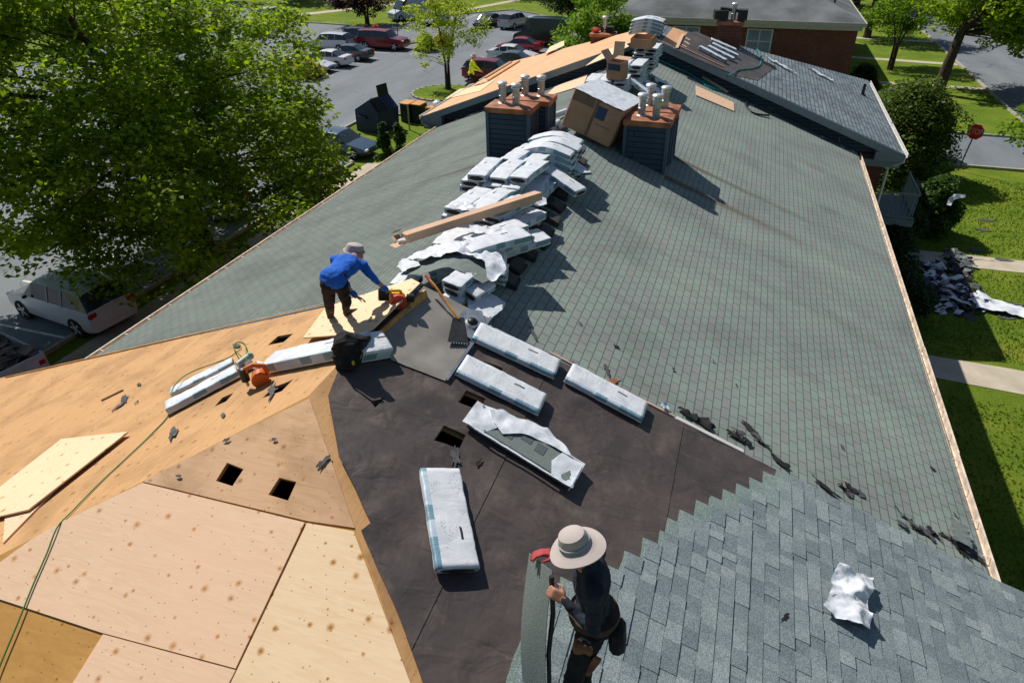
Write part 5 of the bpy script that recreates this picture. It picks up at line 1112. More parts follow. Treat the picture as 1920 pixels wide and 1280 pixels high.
for i, (x, y, w, h, a, lb) in enumerate([(852, 862, .26, .10, 20, 'dark scrap just below the square hole in the felt'), (895, 872, .12, .03, -10, 'black sliver between the hole and the opened bundle'), (1468, 1160, .20, .05, -35, 'curled dark scrap on the new shingles left of the white bag')]): scrap(FNR, NRp, x, y, w, h, a, lb, 'scrapblk' if i else 'scrap', seed=30+i, lift=.05)
ML_ = [(1000, 628, .24, .06, -50, 'long curled scrap on the green shingles above the first felt bundle'), (1155, 650, .10, .06, 0, 'dark scrap alone on the green shingles above the second felt bundle'), (1138, 695, .22, .07, -60, 'leaf-shaped dark scrap by the felt\'s copper edge'), (1145, 716, .34, .12, 62, 'brown wooden scrap beside the felt\'s copper edge'), (1262, 693, .06, .04, 0, 'tiny dark chip far right of the leaf-shaped scrap'), (1070, 680, .14, .06, 30, 'green-grey scrap touching the felt\'s edge near two bundles'), (1087, 606, .06, .03, 0, 'tiny chip on the green shingles above the others'),
       (1405, 803, .30, .12, -30, 'brown torn shingle piece above the white drip edge'), (1412, 812, .20, .10, -20, 'tan underside scrap below the brown torn piece'), (1578, 838, .10, .05, -60, 'brown chip on the green shingles beyond the new shingles'), (1747, 878, .14, .08, -50, 'dark folded scrap on the green shingles near the gutter'), (1680, 952, .10, .03, -60, 'black sliver near the new shingles\' outer edge'), (1790, 966, .10, .03, -60, 'small sliver close to the rusty gutter'), (1380, 722, .05, .03, 0, 'tiny black chip in the middle of the green slope'), (1337, 677, .04, .03, 0, 'smallest chip high on the green slope'),
       (1395, 190, .5, .12, 0, 'faint dark debris patch near the far gable'), (1600, 270, .8, .2, 10, 'dark torn felt patch at the foot of the far gable, by the gutter'), (1545, 262, .5, .12, 20, 'dark torn felt patch left of the blue plastic scrap'), (1445, 213, .7, .16, 20, 'rusty debris patch beside the curled black strip')]
for i, (x, y, w, h, a, lb) in enumerate(ML_): scrap(FMR, MRp, x, y, w, h, a+90, lb, ['scrap', 'scrapd', 'scrap'][i % 3] if i != 3 else 'rust', seed=50+i, lift=.012, curl=.014)
for i, (x, y, w, h, lb) in enumerate([(1245, 765, .16, .10, 'white-blue plastic scrap at the outer corner of the felt'), (1318, 795, .30, .22, 'folded black shingle lump at the felt\'s upper corner'), (1290, 780, .30, .14, 'flat black shingle lump left of the folded one'), (1455, 862, .34, .14, 'black shingle lump tucked against the new shingles\' top'), (1545, 915, .4, .10, 'black tear along the new shingles\' upper edge'), (1690, 985, .24, .10, 'flat dark slab at the new shingles\' edge'), (1735, 1000, .26, .16, 'brown slab beside the green ridged piece'), (1812, 1030, .4, .2, 'dark slab at the gutter end of the edge debris')]):
    scrap(FMR, MRp, x, y, w, h, 70, lb, 'film' if i == 0 else 'scrapblk' if i < 5 else 'scrap', seed=80+i, lift=.02, curl=.06)
rnd = random.Random(77)
for i in range(20):
    t_ = rnd.uniform(.02, 1); px, py = 1330+t_*510, 800+t_*258; off = rnd.uniform(-16, -3)
    o = scrap(FMR, MRp, px-off*.3, py+off, rnd.uniform(.10, .30), rnd.uniform(.06, .13), 70+rnd.uniform(-30, 30), 'ragged black shingle scrap along the outer edge of the new roof', ['scrapblk', 'scrapd', 'scrap'][i % 3], seed=120+i, lift=.012, curl=.05); o['group'] = 'ragged shingle scraps strewn along the new roof edge'
rp = thing('ridged_piece', 'green-grey folded shingle sheet with saw-tooth edges near the gutter', 'shingle sheet'); Fq = Frame(MRp(1790, 1005)+NRn*.10, (0, -1, 0), (1, 0, -T))
panel('sheet', Fq, [(-.20, -.10), (.18, -.13), (.2, .12), (-.16, .14)], MT['gran'], rp, th=.006, step=.04, hf=lambda u, v: .015*math.sin(u*60)*(abs(v) > .08)+.02*v)
# curled black strip, bits of plastic near the far gable, cloths on the far shingles
o = MB().path(smoothpts([MRp(1399, 191)+NRn*.10, MRp(1398, 200)+NRn*.03, MRp(1412, 214)+NRn*.03, MRp(1440, 220)+NRn*.06]), .03, 6).build('rubber_strip', MT['plasticblk'], None, True); tag(o, 'curled black rubber strip on the green shingles near the far gable', 'strip')
def cloth(F, fn, x, y, w, h, lab, mat='film', s=1, cat='plastic sheet', amp=.05, lift=.05, ang=0):
    c = F.q(fn(x, y)); rnd = random.Random(s); pts = []
    for i in range(12): a = i*math.pi/6; r = rnd.uniform(.65, 1.15); X, Y = w/2*r*math.cos(a), h/2*r*math.sin(a); pts.append((c[0]+X*math.cos(R(ang))-Y*math.sin(R(ang)), c[1]+X*math.sin(R(ang))+Y*math.cos(R(ang))))
    return tag(panel('plastic_sheet', F, pts, MT[mat], None, th=.003, lift=lift, step=max(.04, w/14), hf=lambda u, v: amp*max(-.3, crump(u, v, s))), lab, cat)
MT['bluefilm'] = simple('bluish_film', (.30, .48, .62), .4, .2, 5, .4)
cloth(FMR, MRp, 1568, 258, .9, .5, 'blue and white plastic sheet crumpled at the foot of the far gable', 'bluefilm', 2, amp=.12)
cloth(FMR, MRp, 1443, 204, .5, .3, 'white plastic scrap by the curled black rubber strip', s=3); cloth(FMR, MRp, 1415, 188, .6, .25, 'bluish torn paper behind the curled black strip', 'bluefilm', s=4)
cloth(FFR, FRp, 1462, 124, 1.6, .25, 'long white plastic streamer high on the far grey shingles', s=5, ang=60); cloth(FFR, FRp, 1535, 140, 1.3, .35, 'thin white plastic shred lower on the far grey shingles', s=6, ang=60)
cloth(FFR, FRp, 1675, 234, .5, .3, 'dark green rag at the far gutter', 'scrapd', s=7); cloth(FFR, FRp, 1440, 97, .4, .2, 'black rag on the far roof\'s back edge', 'scrapblk', s=8)
cloth(FMR, MRp, 1240, 158, .9, .4, 'folded white wrapper lying on the shingles behind the east chimney', s=9, amp=.08, ang=70)
cloth(FML, MLp, 858, 214, .7, .3, 'white crumpled plastic at the base of the far west gable', s=10, amp=.12); cloth(FNR, NRp, 1240, 768, .10, .08, 'small scrunched blue plastic at the felt corner', 'bluefilm', s=11)
# stack of black gear and boxes on the far brick chimney caps
t = thing('gear_pile', 'black boxes and tools piled on the east brick chimney beyond the roof peak', 'gear'); b = MB()
b.box((1.95, 23.3, ZF+.08), (.5, .5, .3), Matrix.Rotation(.2, 3, 'Z')); b.box((2.75, 23.3, ZF+.1), (.35, .5, .35)); b.box((2.35, 23.5, ZF+.22), (.9, .3, .1), Matrix.Rotation(.1, 3, 'Y')); b.build('black_box', MT['plasticblk'], t)
t = thing('gear_pile', 'red and black tools piled on the west brick chimney beyond the roof peak', 'gear'); MB().blob((-2.85, 23.2, ZF-.62), (.16, .15, .12), nz=.9).build('red_tool', simple('red_plastic', (.5, .05, .02), .5, .1), t, True)
b = MB(); b.tube((-2.7, 23.3, ZF-.55), (-2.0, 23.1, ZF-.68), .03).tube((-2.7, 23.4, ZF-.45), (-2.1, 23.2, ZF-.6), .03).box((-2.4, 23.4, ZF-.6), (.5, .3, .2)); b.build('black_tool', MT['plasticblk'], t)
# ------------------------------------------------------------------ vehicles
PROF = dict(
 sedan=dict(L=4.6, W=1.78, st=[(0, .42, .42, .80), (.02, .60, .60, .92), (.10, .70, .70, .97), (.28, .86, .86, 1), (.42, .90, 1.36, 1), (.56, .92, 1.42, 1), (.70, .94, 1.36, 1), (.85, .98, 1.0, .98), (.97, .94, .95, .93), (1, .55, .55, .85)], ws=3, rw=6, wh=.32, wx=(.19, .80)),
 suv=dict(L=4.7, W=1.88, st=[(0, .55, .55, .84), (.02, .80, .80, .93), (.08, .92, .92, .97), (.25, 1.05, 1.05, 1), (.37, 1.08, 1.62, 1), (.55, 1.09, 1.70, 1), (.74, 1.11, 1.69, 1), (.91, 1.13, 1.62, .98), (.985, 1.08, 1.12, .95), (1, .60, .60, .88)], ws=3, rw=7, wh=.37, wx=(.18, .80)),
 bigsuv=dict(L=5.3, W=2.0, st=[(0, .62, .62, .88), (.02, .95, .95, .95), (.06, 1.05, 1.05, .98), (.26, 1.16, 1.16, 1), (.35, 1.17, 1.78, 1), (.55, 1.18, 1.86, 1), (.78, 1.18, 1.86, 1), (.94, 1.18, 1.80, .99), (.985, 1.15, 1.20, .98), (1, .62, .62, .94)], ws=3, rw=7, wh=.41, wx=(.18, .79)),
 van=dict(L=6.0, W=2.05, st=[(0, .60, .60, .86), (.02, .95, .95, .94), (.05, 1.08, 1.08, .97), (.15, 1.28, 1.28, 1), (.25, 1.33, 2.30, 1), (.33, 1.35, 2.62, 1), (.7, 1.36, 2.66, 1), (.985, 1.36, 2.62, 1), (.995, 1.2, 1.3, 1), (1, .55, .55, .97)], ws=3, rw=99, wh=.38, wx=(.15, .80)))
def car(kind, x, y, deg, col, label, metal=.3, name='parked_car', cat='car', group=None, z=.008):
    P = PROF[kind]; L_, W_ = P['L'], P['W']; t = thing(name, label, cat, (x, y, z), R(deg), group)
    vs = []; rows = 7
    for (fx, zb, zr, wf) in P['st']:
        X = L_/2 - fx*L_; w = W_/2*wf; zl = .24 if .03 < fx < .97 else .34; wr = w*(.78 if kind != 'van' else .90) if zr > zb+.05 else w*.86
        for (yy, zz) in ((w*.90, zl), (w*.985, zl+.12), (w, (zl+zb)/2+.05), (w*.96, zb), (wr, zr-.05 if zr > zb+.05 else zr+.005), (wr*.72, zr+.0), (0, zr+.02)): vs.append((X, yy, zz))
    n = len(P['st']); V = vs + [(a, -b_, c) for a, b_, c in vs]; m = len(vs); body, glass = [], []
    for s in (0, m):
        for i in range(n-1):
            for j in range(rows-1):
                f = (s+i*rows+j, s+i*rows+j+1, s+(i+1)*rows+j+1, s+(i+1)*rows+j); f = f if s else f[::-1]
                g = False
                if P['st'][i][2] > P['st'][i][1]+.05 or P['st'][i+1][2] > P['st'][i+1][1]+.05:
                    if i == P['ws'] or i == P['rw']: g = j >= 4 or j == 3
                    elif j == 3 and (kind != 'van' or i <= 4): g = True
                (glass if g else body).append(f)
    body.append([i for i in range(rows)]+[m+i for i in range(rows-1, -1, -1)]); e = (n-1)*rows; body.append([e+i for i in range(rows-1, -1, -1)]+[m+e+i for i in range(rows)])
    def mk(nm, fs, mat, sm):
        o = mesh(nm, V, fs, mat, t); bm = bmesh.new(); bm.from_mesh(o.data); bmesh.ops.remove_doubles(bm, verts=bm.verts, dist=1e-4); bmesh.ops.recalc_face_normals(bm, faces=bm.faces) if sm else None; bmesh.ops.delete(bm, geom=[v for v in bm.verts if not v.link_faces], context='VERTS'); bm.to_mesh(o.data); bm.free(); return o
    o = mk('body', body, paint('paint_%s_%s' % (kind, label[:14].replace(' ', '_')), col, metal), False)
    o.data.polygons.foreach_set('use_smooth', [True]*len(o.data.polygons))
    try: o.data.set_sharp_from_angle(angle=R(32))
    except Exception: pass
    mk('window', glass, MT['glass'], False)
    zb, zr = P['st'][5][1], P['st'][5][2]
    for fx in ((.56, .72) if kind in ('suv', 'bigsuv', 'sedan') else ()):
        X = L_/2-fx*L_; w = W_/2
        for s in (1, -1): MB().tube((X, s*w*.965, zb), (X, s*w*.79, zr-.06), .035, n=6).build('pillar', paint('pillar_%s' % label[:14], tuple(c*.8 for c in col), metal), t)
    for wx in P['wx']:
        for s in (1, -1):
            X = L_/2-wx*L_; r = P['wh']; w_ = MB().tube((X, s*(W_/2-.21), r), (X, s*(W_/2+.006), r), r, n=20).build('wheel', MT['tyre'], t, True)
            b = MB(); b.tube((X, s*(W_/2-.04), r), (X, s*(W_/2+.012), r), r*.22, n=10)
            for a in range(5): an = a*2*math.pi/5; b.box((X+math.cos(an)*r*.38, s*(W_/2+.006), r+math.sin(an)*r*.38), (r*.62, .02, r*.2), Matrix.Rotation(-an, 3, 'Y'))
            b.build('rim', MT['steelcap'], w_)
    zf, zk = P['st'][1][1], P['st'][-2][1]
    for s in (1, -1):
        MB().box((L_/2-.06, s*W_*.36, zf-.04), (.16, .32, .12), Matrix.Rotation(R(-s*12), 3, 'Z'), .02).build('headlight', MT['steelcap'], t)
        MB().box((-L_/2+.05, s*W_*.39, zk-.12), (.12, .3, .15), Matrix.Rotation(R(s*10), 3, 'Z'), .02).build('tail_light', simple('tail_red', (.45, .01, .01), .25, .1), t)
        MB().box((L_/2-L_*.33, s*(W_/2+.07), P['st'][4][1]+.03), (.1, .16, .11), None, .03).build('mirror', MT['plasticblk'], t)
    MB().box((L_/2-.02, 0, zf-.18), (.08, W_*.5, .14), None, .02).build('grille', MT['plasticblk'], t)
    b = MB(); b.box((0, 0, .26), (L_*.9, W_*.86, .1)); b.build('underbody', MT['plasticblk'], t); return t
Wt, Sl = (.72, .73, .74), (.34, .37, .41)
def at(px, py): p = GP(px, py); return p.x, p.y
GC = 'cars parked in the lot'
car('suv', *at(519, 40), 70, Wt, 'white hatchback mostly behind the big leafy tree, farthest left in the lot', 0)
car('suv', -37.6, 58.6, 180, (.62, .64, .68), 'pale wagon peeking out from behind the leafy tree\'s branches', .3)
car('suv', -37.0, 62.4, 180, (.015, .025, .05), 'dark navy car between the pale wagon and the maroon truck', .4)
car('bigsuv', -32.7, 60.6, 0, (.22, .01, .02), 'big maroon sport utility with a red roof, facing right', .3)
car('sedan', -33.2, 54.6, 180, (.05, .075, .085), 'dark teal sedan showing its red tail lights', .4)
car('sedan', -33.6, 51.4, 180, Wt, 'white coupe with its tail toward the open lane', 0)
car('sedan', -34.0, 48.9, 0, (.66, .68, .73), 'white sedan nose-out beside the yellow hedge', .1)
car('van', -39.0, 80.6, -125, (.42, .50, .56), 'tall white cargo van with dark front parked at the back kerb', 0, 'cargo_van', 'van')
car('sedan', -34.3, 77.5, -100, (.28, .33, .38), 'silver car half hidden by the slender yellow-green tree', .5)
car('sedan', *at(916, 50), -104, (.02, .03, .035), 'black sedan at the back kerb facing the camera', .4)
car('suv', *at(964, 52), 76, (.46, .48, .50), 'silver crossover at the back kerb with its tail to the camera', .4)
car('suv', -19.6, 75.0, 15, (.50, .56, .64), 'pale blue-white wagon partly behind the bright green tree', .2)
car('van', -17.6, 67.0, 175, (.012, .035, .03), 'dark green minivan below the pale wagon', .4, 'minivan', 'van')
car('sedan', -18.6, 62.3, 180, (.35, .01, .02), 'bright red car showing only its roof above the white sedan', .3)
car('sedan', -17.9, 58.0, 0, (.70, .71, .73), 'white sedan with red tail light left of the far plywood roof', 0)
car('sedan', -16.6, 55.0, 0, (.10, .13, .16), 'slate grey sedan tucked below the white one', .5)
car('suv', -17.0, 49.6, 0, (.20, .005, .02), 'crimson crossover behind the slender tree and the kneeling worker', .3)
car('sedan', -19.0, 28.6, -4, (.055, .10, .15), 'slate blue sedan parked by the dark dumpster', .4)
car('suv', -18.4, 8.9, 172, (.70, .72, .74), 'white car parked at lower left beneath the big tree', 0)
for x, y, a, c, lb in ((-31.5, 25, 0, (.4, .5, .6), 'light car glimpsed through the middle of the big tree'), (-37, 31, 0, (.12, .3, .35), 'teal car glimpsed through the left of the big tree'), (-20.6, 18.6, 175, (.45, .6, .7), 'pale blue car hidden low under the big tree')): car('sedan', x, y, a, c, lb, .3)
# pickup-bed trailer heaped with torn shingles at the lower left
tq = GP(98, 628, 2.0); print('trailer', tq)
tr = thing('debris_trailer', 'white box trailer heaped with torn shingles in front of the white car at lower left', 'trailer', (tq.x-1.55, tq.y-1.35, 0), R(168))
b = MB(); b.box((0, 1.02, 1.3), (3.6, .06, 1.3)).box((0, -1.02, 1.3), (3.6, .06, 1.3)).box((-1.8, 0, 1.3), (.06, 1.98, 1.3)).box((1.8, 0, 1.3), (.06, 1.98, 1.3)).box((0, 0, .7), (3.54, 1.98, .08)); b.build('bed', simple('scuffed_white_panel', (.46, .50, .54), .5, .15, 3), tr)
MB().box((1.15, 0, 1.97), (1.25, 2.04, .05), None, .01).build('cover', simple('white_lid', (.72, .72, .72), .5, .08, 3), tr)
for s in (1, -1):
    MB().box((-1.82, s*.9, 1.7), (.05, .16, .14)).build('tail_light', simple('tail_red', (.45, .01, .01), .25, .1), tr)
    MB().tube((0, s*.95, .4), (0, s*1.12, .4), .38, n=18).build('wheel', MT['tyre'], tr, True)
b = MB(); rnd = random.Random(5)
for i in range(120): b.box((rnd.uniform(-1.6, .9), rnd.uniform(-.95, .95), 1.7+rnd.uniform(0, .42)*(1-abs(i % 7-3)/5)), (rnd.uniform(.2, .6), rnd.uniform(.15, .35), .015), Matrix.Rotation(rnd.uniform(0, 3), 3, 'Z') @ Matrix.Rotation(rnd.uniform(-.4, .4), 3, 'X'))
o = b.build('shingle_debris', simple('mixed_debris', (.17, .13, .11), .9, .6, 2), tr); o['kind'] = 'stuff'
# dumpster, bins, bollard, debris
dp = thing('dumpster', 'dark navy steel dumpster with sloping ribbed lids', 'dumpster', (-19.3, 33.9, 0), R(-14)); MT['navy'] = simple('navy_steel', (.012, .028, .07), .5, .3, 4)
b = MB(); pr_ = [(-1.0, 0), (.9, 0), (1.0, 1.35), (.3, 2.05), (-.95, 1.35)]
v1 = [b.bm.verts.new((x, -1.0, z)) for x, z in pr_]; v2 = [b.bm.verts.new((x, 1.0, z)) for x, z in pr_]; b.bm.faces.new(v1); b.bm.faces.new(v2[::-1])
for i in range(5): b.bm.faces.new((v1[i], v1[(i+1) % 5], v2[(i+1) % 5], v2[i]))
b.build('container', MT['navy'], dp)
b = MB(); b.box((.66, -.45, 1.74), (.98, .85, .04), Matrix.Rotation(R(45), 3, 'Y'))
for i in range(6): b.box((.70, -.8+i*.14, 1.78), (.98, .04, .05), Matrix.Rotation(R(45), 3, 'Y'))
b.build('lid', simple('black_plastic_lid', (.03, .035, .045), .35, .2), dp)
MB().box((.25, .5, 2.15), (.06, .95, 1.2), Matrix.Rotation(R(-8), 3, 'Y')).build('lid', MT['plasticblk'], dp)
for s in (-1, 1): MB().box((-.3, s*1.08, .95), (.7, .14, .14)).build('lift_pocket', MT['navy'], dp)
for i, x in enumerate((-18.2, -17.35)):
    t = thing('recycling_bin', ['left', 'right'][i]+' dark bin with an orange lid right of the dumpster', 'bin', (x, 36.2, 0), R(-12)); MB().box((0, 0, .6), (.75, .85, 1.2), None, .05).build('container', simple('dark_green_bin', (.01, .03, .025), .5, .2), t); MB().box((0, 0, 1.24), (.80, .9, .08), Matrix.Rotation(R(4), 3, 'X'), .02).build('lid', simple('orange_lid', (.60, .28, .07), .5, .1), t)
t = thing('yellow_bin', 'mustard yellow skip with a pale bag on top beside the far roof\'s corner', 'bin', (-16.2, 36.2, 0), R(-12)); MB().box((0, 0, .55), (1.0, .9, 1.1), None, .04).build('container', simple('mustard', (.50, .24, .03), .6, .15), t); MB().blob((.2, 0, 1.25), (.35, .3, .28), nz=.4).build('bag', MT['film'], t, True)
t = thing('bollard', 'thin grey post in front of the orange-lidded bins', 'post', (-17.2, 34.2, 0)); MB().tube((0, 0, 0), (0, 0, 1.6), .05).build('pole', MT['steel'], t); MB().lathe((0, 0, 1.6), [(.055, 0), (.04, .04), (.001, .05)], 10).build('cap', MT['plasticblk'], t)
t = thing('bollard', 'thin black lamp post between the maroon vehicle and the yellow-green tree', 'post', (*at(747, 77), 0)); MB().tube((0, 0, 0), (0, 0, 3.2), .05, .03).build('pole', MT['plasticblk'], t); MB().box((0, 0, 3.2), (.2, .2, .1)).build('cap', MT['plasticblk'], t)
def heap(nm, lab, c, rx, ry, h, n, mats, seed, sz=(.3, .8)):
    rnd = random.Random(seed); t = thing(nm, lab, 'debris', (c[0], c[1], 0))
    for mi, (mn, mt) in enumerate(mats):
        b = MB()
        for i in range(n):
            a, r = rnd.uniform(0, 6.28), math.sqrt(rnd.random()); x, y = rx*r*math.cos(a), ry*r*math.sin(a); w, d = rnd.uniform(*sz), rnd.uniform(*sz)*.5
            m = Matrix.Rotation(rnd.uniform(0, 3), 3, 'Z') @ Matrix.Rotation(rnd.uniform(-.5, .5), 3, 'X') @ Matrix.Rotation(rnd.uniform(-.4, .4), 3, 'Y'); z = rnd.uniform(.02, h*(1-r*.7)); k0 = len(b.bm.verts)
            vv = [b.bm.verts.new(Vector((x, y, z)) + m @ Vector((w*u_, d*v_, .08*math.sin(u_*7+i)*w + .06*w*rnd.uniform(-1, 1)))) for u_ in (-.5, -.17, .17, .5) for v_ in (-.5, .5)]
            for q in range(3): b.bm.faces.new((vv[2*q], vv[2*q+1], vv[2*q+3], vv[2*q+2]))
        o = b.build(mn, mt, t); o['kind'] = 'stuff'
    return t
heap('debris_heap', 'heap of torn white wrapping and old shingles on the lawn below the east eave', (11.7, 20.3), 1.1, 2.2, .45, 55, [('torn_film', MT['film']), ('old_shingles', MT['scrap']), ('torn_felt', MT['scrapd'])], 3, (.25, .7))
heap('debris_heap', 'green-grey pile of shingle pieces between the bush and the white plastic heap', (12.6, 23.0), .45, 1.1, .25, 30, [('old_shingles', MT['gran']), ('dark_shingles', MT['scrap'])], 4, (.3, .6))
heap('debris_heap', 'grey torn gutter pieces heaped by the west eave near the dumpster', (-14.9, 33.2), .7, 1.4, .5, 22, [('torn_film', MT['fascia']), ('dark_shingles', MT['plasticblk'])], 6, (.4, 1.0))
Fg = Frame((11.5, 19.0, .06), (1, 0, 0), (0, 1, 0))
tag(panel('plastic_sheet', Fg, [(-1.1, 1.0), (-.6, .5), (.4, .0), (1.6, -.35), (3.4, -.3), (3.5, .0), (2.2, .3), (1.4, 1.0), (.4, 1.5), (-.5, 1.8)], MT['film'], None, th=.004, step=.12, hf=lambda u, v: .10+.16*fbm(u*2, v*2, 3)), 'wide crinkled white plastic sheet spread over the lawn at the foot of the heap', 'plastic sheet')
for i, (px, py, lb) in enumerate([(1848, 413, 'dark shingle scrap on the lawn right of the bush'), (1845, 432, 'dark shingle scrap on the lawn below the one nearest the bush'), (1882, 488, 'dark shingle scrap at the walk\'s upper edge'), (1878, 572, 'flat dark shingles in the grass under the plastic sheet, left'), (1902, 572, 'flat dark shingles in the grass under the plastic sheet, right'), (1885, 595, 'grey scrap at the shadow\'s edge on the lawn'), (1828, 470, 'dark scrap at the heap\'s right edge on the walk')]):
    c = GP(px, py); Fz = Frame((c.x, c.y, .03), (1, 0, 0), (0, 1, 0)); rnd = random.Random(i); tag(panel('shingle_scrap', Fz, [(.4*rnd.uniform(.6, 1)*math.cos(a*1.05), .22*rnd.uniform(.6, 1)*math.sin(a*1.05)) for a in range(6)], MT['scrap'], None, th=.006, step=.2), lb, 'scrap')
# stop sign
ss = thing('stop_sign', 'red octagonal stop sign on a thin leaning post at the street corner', 'sign'); bs = GP(1796, 320); tp_ = Vector((bs.x+.18, bs.y-.05, 2.35))
MB().tube(bs, tp_, .035, n=8).build('post', simple('dark_post', (.05, .05, .05), .6, .2), ss)
d = Vector((-.62, -1, 0)).normalized(); ux = Vector((0, 0, 1)).cross(d)*1; ux = Vector((-d.y, d.x, 0)); cc = Vector((tp_.x, tp_.y, 2.12)) + d*.04
oct_ = lambda r, off: [cc + d*off + ux*(r*math.cos(R(22.5+45*i))) + Vector((0, 0, r*math.sin(R(22.5+45*i)))) for i in range(8)]
MB().poly(oct_(.42, 0), .008, d).build('white_border', MT['drip'], ss); MB().poly(oct_(.385, .012), .004, d).build('red_face', simple('sign_red', (.85, .03, .02), .45, .05), ss)
tcv = bpy.data.curves.new('lettering', 'FONT'); tcv.body = 'STOP'; tcv.size = .33; tcv.align_x = 'CENTER'; tcv.align_y = 'CENTER'; tcv.extrude = .004; to = bpy.data.objects.new('lettering_src', tcv); C.objects.link(to)
me = bpy.data.meshes.new_from_object(to.evaluated_get(bpy.context.evaluated_depsgraph_get())); bpy.data.objects.remove(to); me.materials.clear(); lo = link('lettering', me, ss, MT['drip'])
ml = Matrix((ux, Vector((0, 0, 1)), d)).transposed().to_4x4(); ml.translation = cc + d*.022; lo.matrix_world = ml @ Matrix.Diagonal((.85, 1.15, 1, 1))

# ------------------------------------------------------------------ neighbouring brick building
BB = thing('brick_building', 'low red brick building with a weathered grey hip roof behind the far roof', 'building')
X0, X1, Y0, Y1, EV = -6.6, 9.7, 46.9, 78, Z0-2.6; cxb = (X0+X1)/2; hw = (X1-X0)/2+.35
MB().box((cxb, (Y0+Y1)/2, EV/2), (X1-X0, Y1-Y0, EV)).build('wall', MT['brick'], BB)
rz_ = EV+.1; rp_ = .40*hw
for pts in ([(X0-.35, Y0-.4, rz_), (X1+.35, Y0-.4, rz_), (cxb, Y0-.4+hw, rz_+rp_)], [(X1+.35, Y0-.4, rz_), (X1+.35, Y1, rz_), (cxb, Y1, rz_+rp_), (cxb, Y0-.4+hw, rz_+rp_)], [(X0-.35, Y1, rz_), (X0-.35, Y0-.4, rz_), (cxb, Y0-.4+hw, rz_+rp_), (cxb, Y1, rz_+rp_)]):
    o = mesh('roof', pts, [list(range(len(pts)))], simple('weathered_grey_roof', (.135, .145, .15), .95, .35, .45), BB)
MB().box((cxb, Y0-.42, rz_-.10), (2*hw+.1, .06, .24)).box((cxb, Y0-.2, rz_-.34), (2*hw-.3, .38, .22)).box((X1+.37, (Y0+Y1)/2, rz_-.06), (.1, Y1-Y0+.7, .14)).build('fascia', simple('cream_fascia', (.45, .42, .35), .6, .08), BB)
for wx_, ww in ((-1.35, 1.9), (3.6, 1.7)):
    w_ = MB().box((wx_, Y0-.03, EV-1.25), (ww, .08, 1.55)).build('window', simple('window_white', (.55, .58, .6), .5, .05), BB)
    for s in (-1, 1):
        for vz in (-1, 1): MB().box((wx_+s*ww*.235, Y0-.08, EV-1.25+vz*.37), (ww*.42, .03, .66)).build('pane', MT['winglass'], w_)
p = isect(1591, 9, (-.4, 0, -1), -(.4*(X1+.35)+rz_)) if False else Vector((8.2, 50.6, rz_+.7)); MB().tube(p, p+Vector((0, 0, .5)), .07).build('vent_pipe', MT['plasticblk'], BB)
mesh('downspout', *(lambda b: ([v for v in b], []))([]) ) if False else None
B3 = thing('brick_house', 'brick house with a dark blue door beyond the purple-leaved tree', 'building', (-52, 106, 0), R(30)); MB().box((0, 4, 3), (16, 8, 6)).build('wall', MT['brick'], B3); dr = MB().box((-3.2, -.03, 1.2), (1.3, .1, 2.4)).build('door', simple('navy_door', (.02, .04, .10), .5, .1), B3); MB().blob((-2.8, -.12, 1.2), (.05, .05, .05)).build('handle', MT['steel'], dr)
mesh('roof', [(-8.5, -.6, 6), (8.5, -.6, 6), (8.5, 8.6, 6), (-8.5, 8.6, 6), (-6, 4, 8), (6, 4, 8)], [(0, 1, 5, 4), (1, 2, 5), (2, 3, 4, 5), (3, 0, 4)], simple('brown_roof', (.12, .11, .10), .9, .2, 2), B3)
# ------------------------------------------------------------------ vegetation
rng = np.random.default_rng(5)
def leaves(name, centers, radii, per, size, mat, parent, flat_=.55, star=False, hollow=.35):
    """leaf-sized folded faces scattered through clump volumes"""
    C_ = np.repeat(np.asarray(centers, float), per, axis=0); Rr = np.repeat(np.asarray(radii, float), per)
    n = len(C_); d = rng.normal(size=(n, 3)); d /= np.linalg.norm(d, axis=1)[:, None]; r = Rr*(hollow+(1-hollow)*rng.random(n)**.6)
    P = C_ + d*r[:, None]*np.array([1, 1, flat_])
    a = rng.normal(size=(n, 3)); a[:, 2] *= .45; a /= np.linalg.norm(a, axis=1)[:, None]
    up_ = d*.5 + np.array([0, 0, 1.])*.9 + rng.normal(size=(n, 3))*.5; b_ = np.cross(up_, a); b_ /= np.linalg.norm(b_, axis=1)[:, None]
    s = size*(.6+.8*rng.random(n))[:, None]
    V = np.empty((n, 4, 3)); V[:, 0] = P; V[:, 1] = P + a*s*.55 + b_*s*.36; V[:, 2] = P + a*s*1.15 - np.array([0, 0, 1])*s*.16; V[:, 3] = P + a*s*.55 - b_*s*.36
    me = bpy.data.meshes.new(name); me.vertices.add(4*n); me.vertices.foreach_set('co', V.reshape(-1)); me.loops.add(4*n); me.polygons.add(n)
    me.loops.foreach_set('vertex_index', np.arange(4*n, dtype=np.int32)); me.polygons.foreach_set('loop_start', np.arange(0, 4*n, 4, dtype=np.int32)); me.update(calc_edges=True); me.validate()
    return link(name, me, parent, mat)
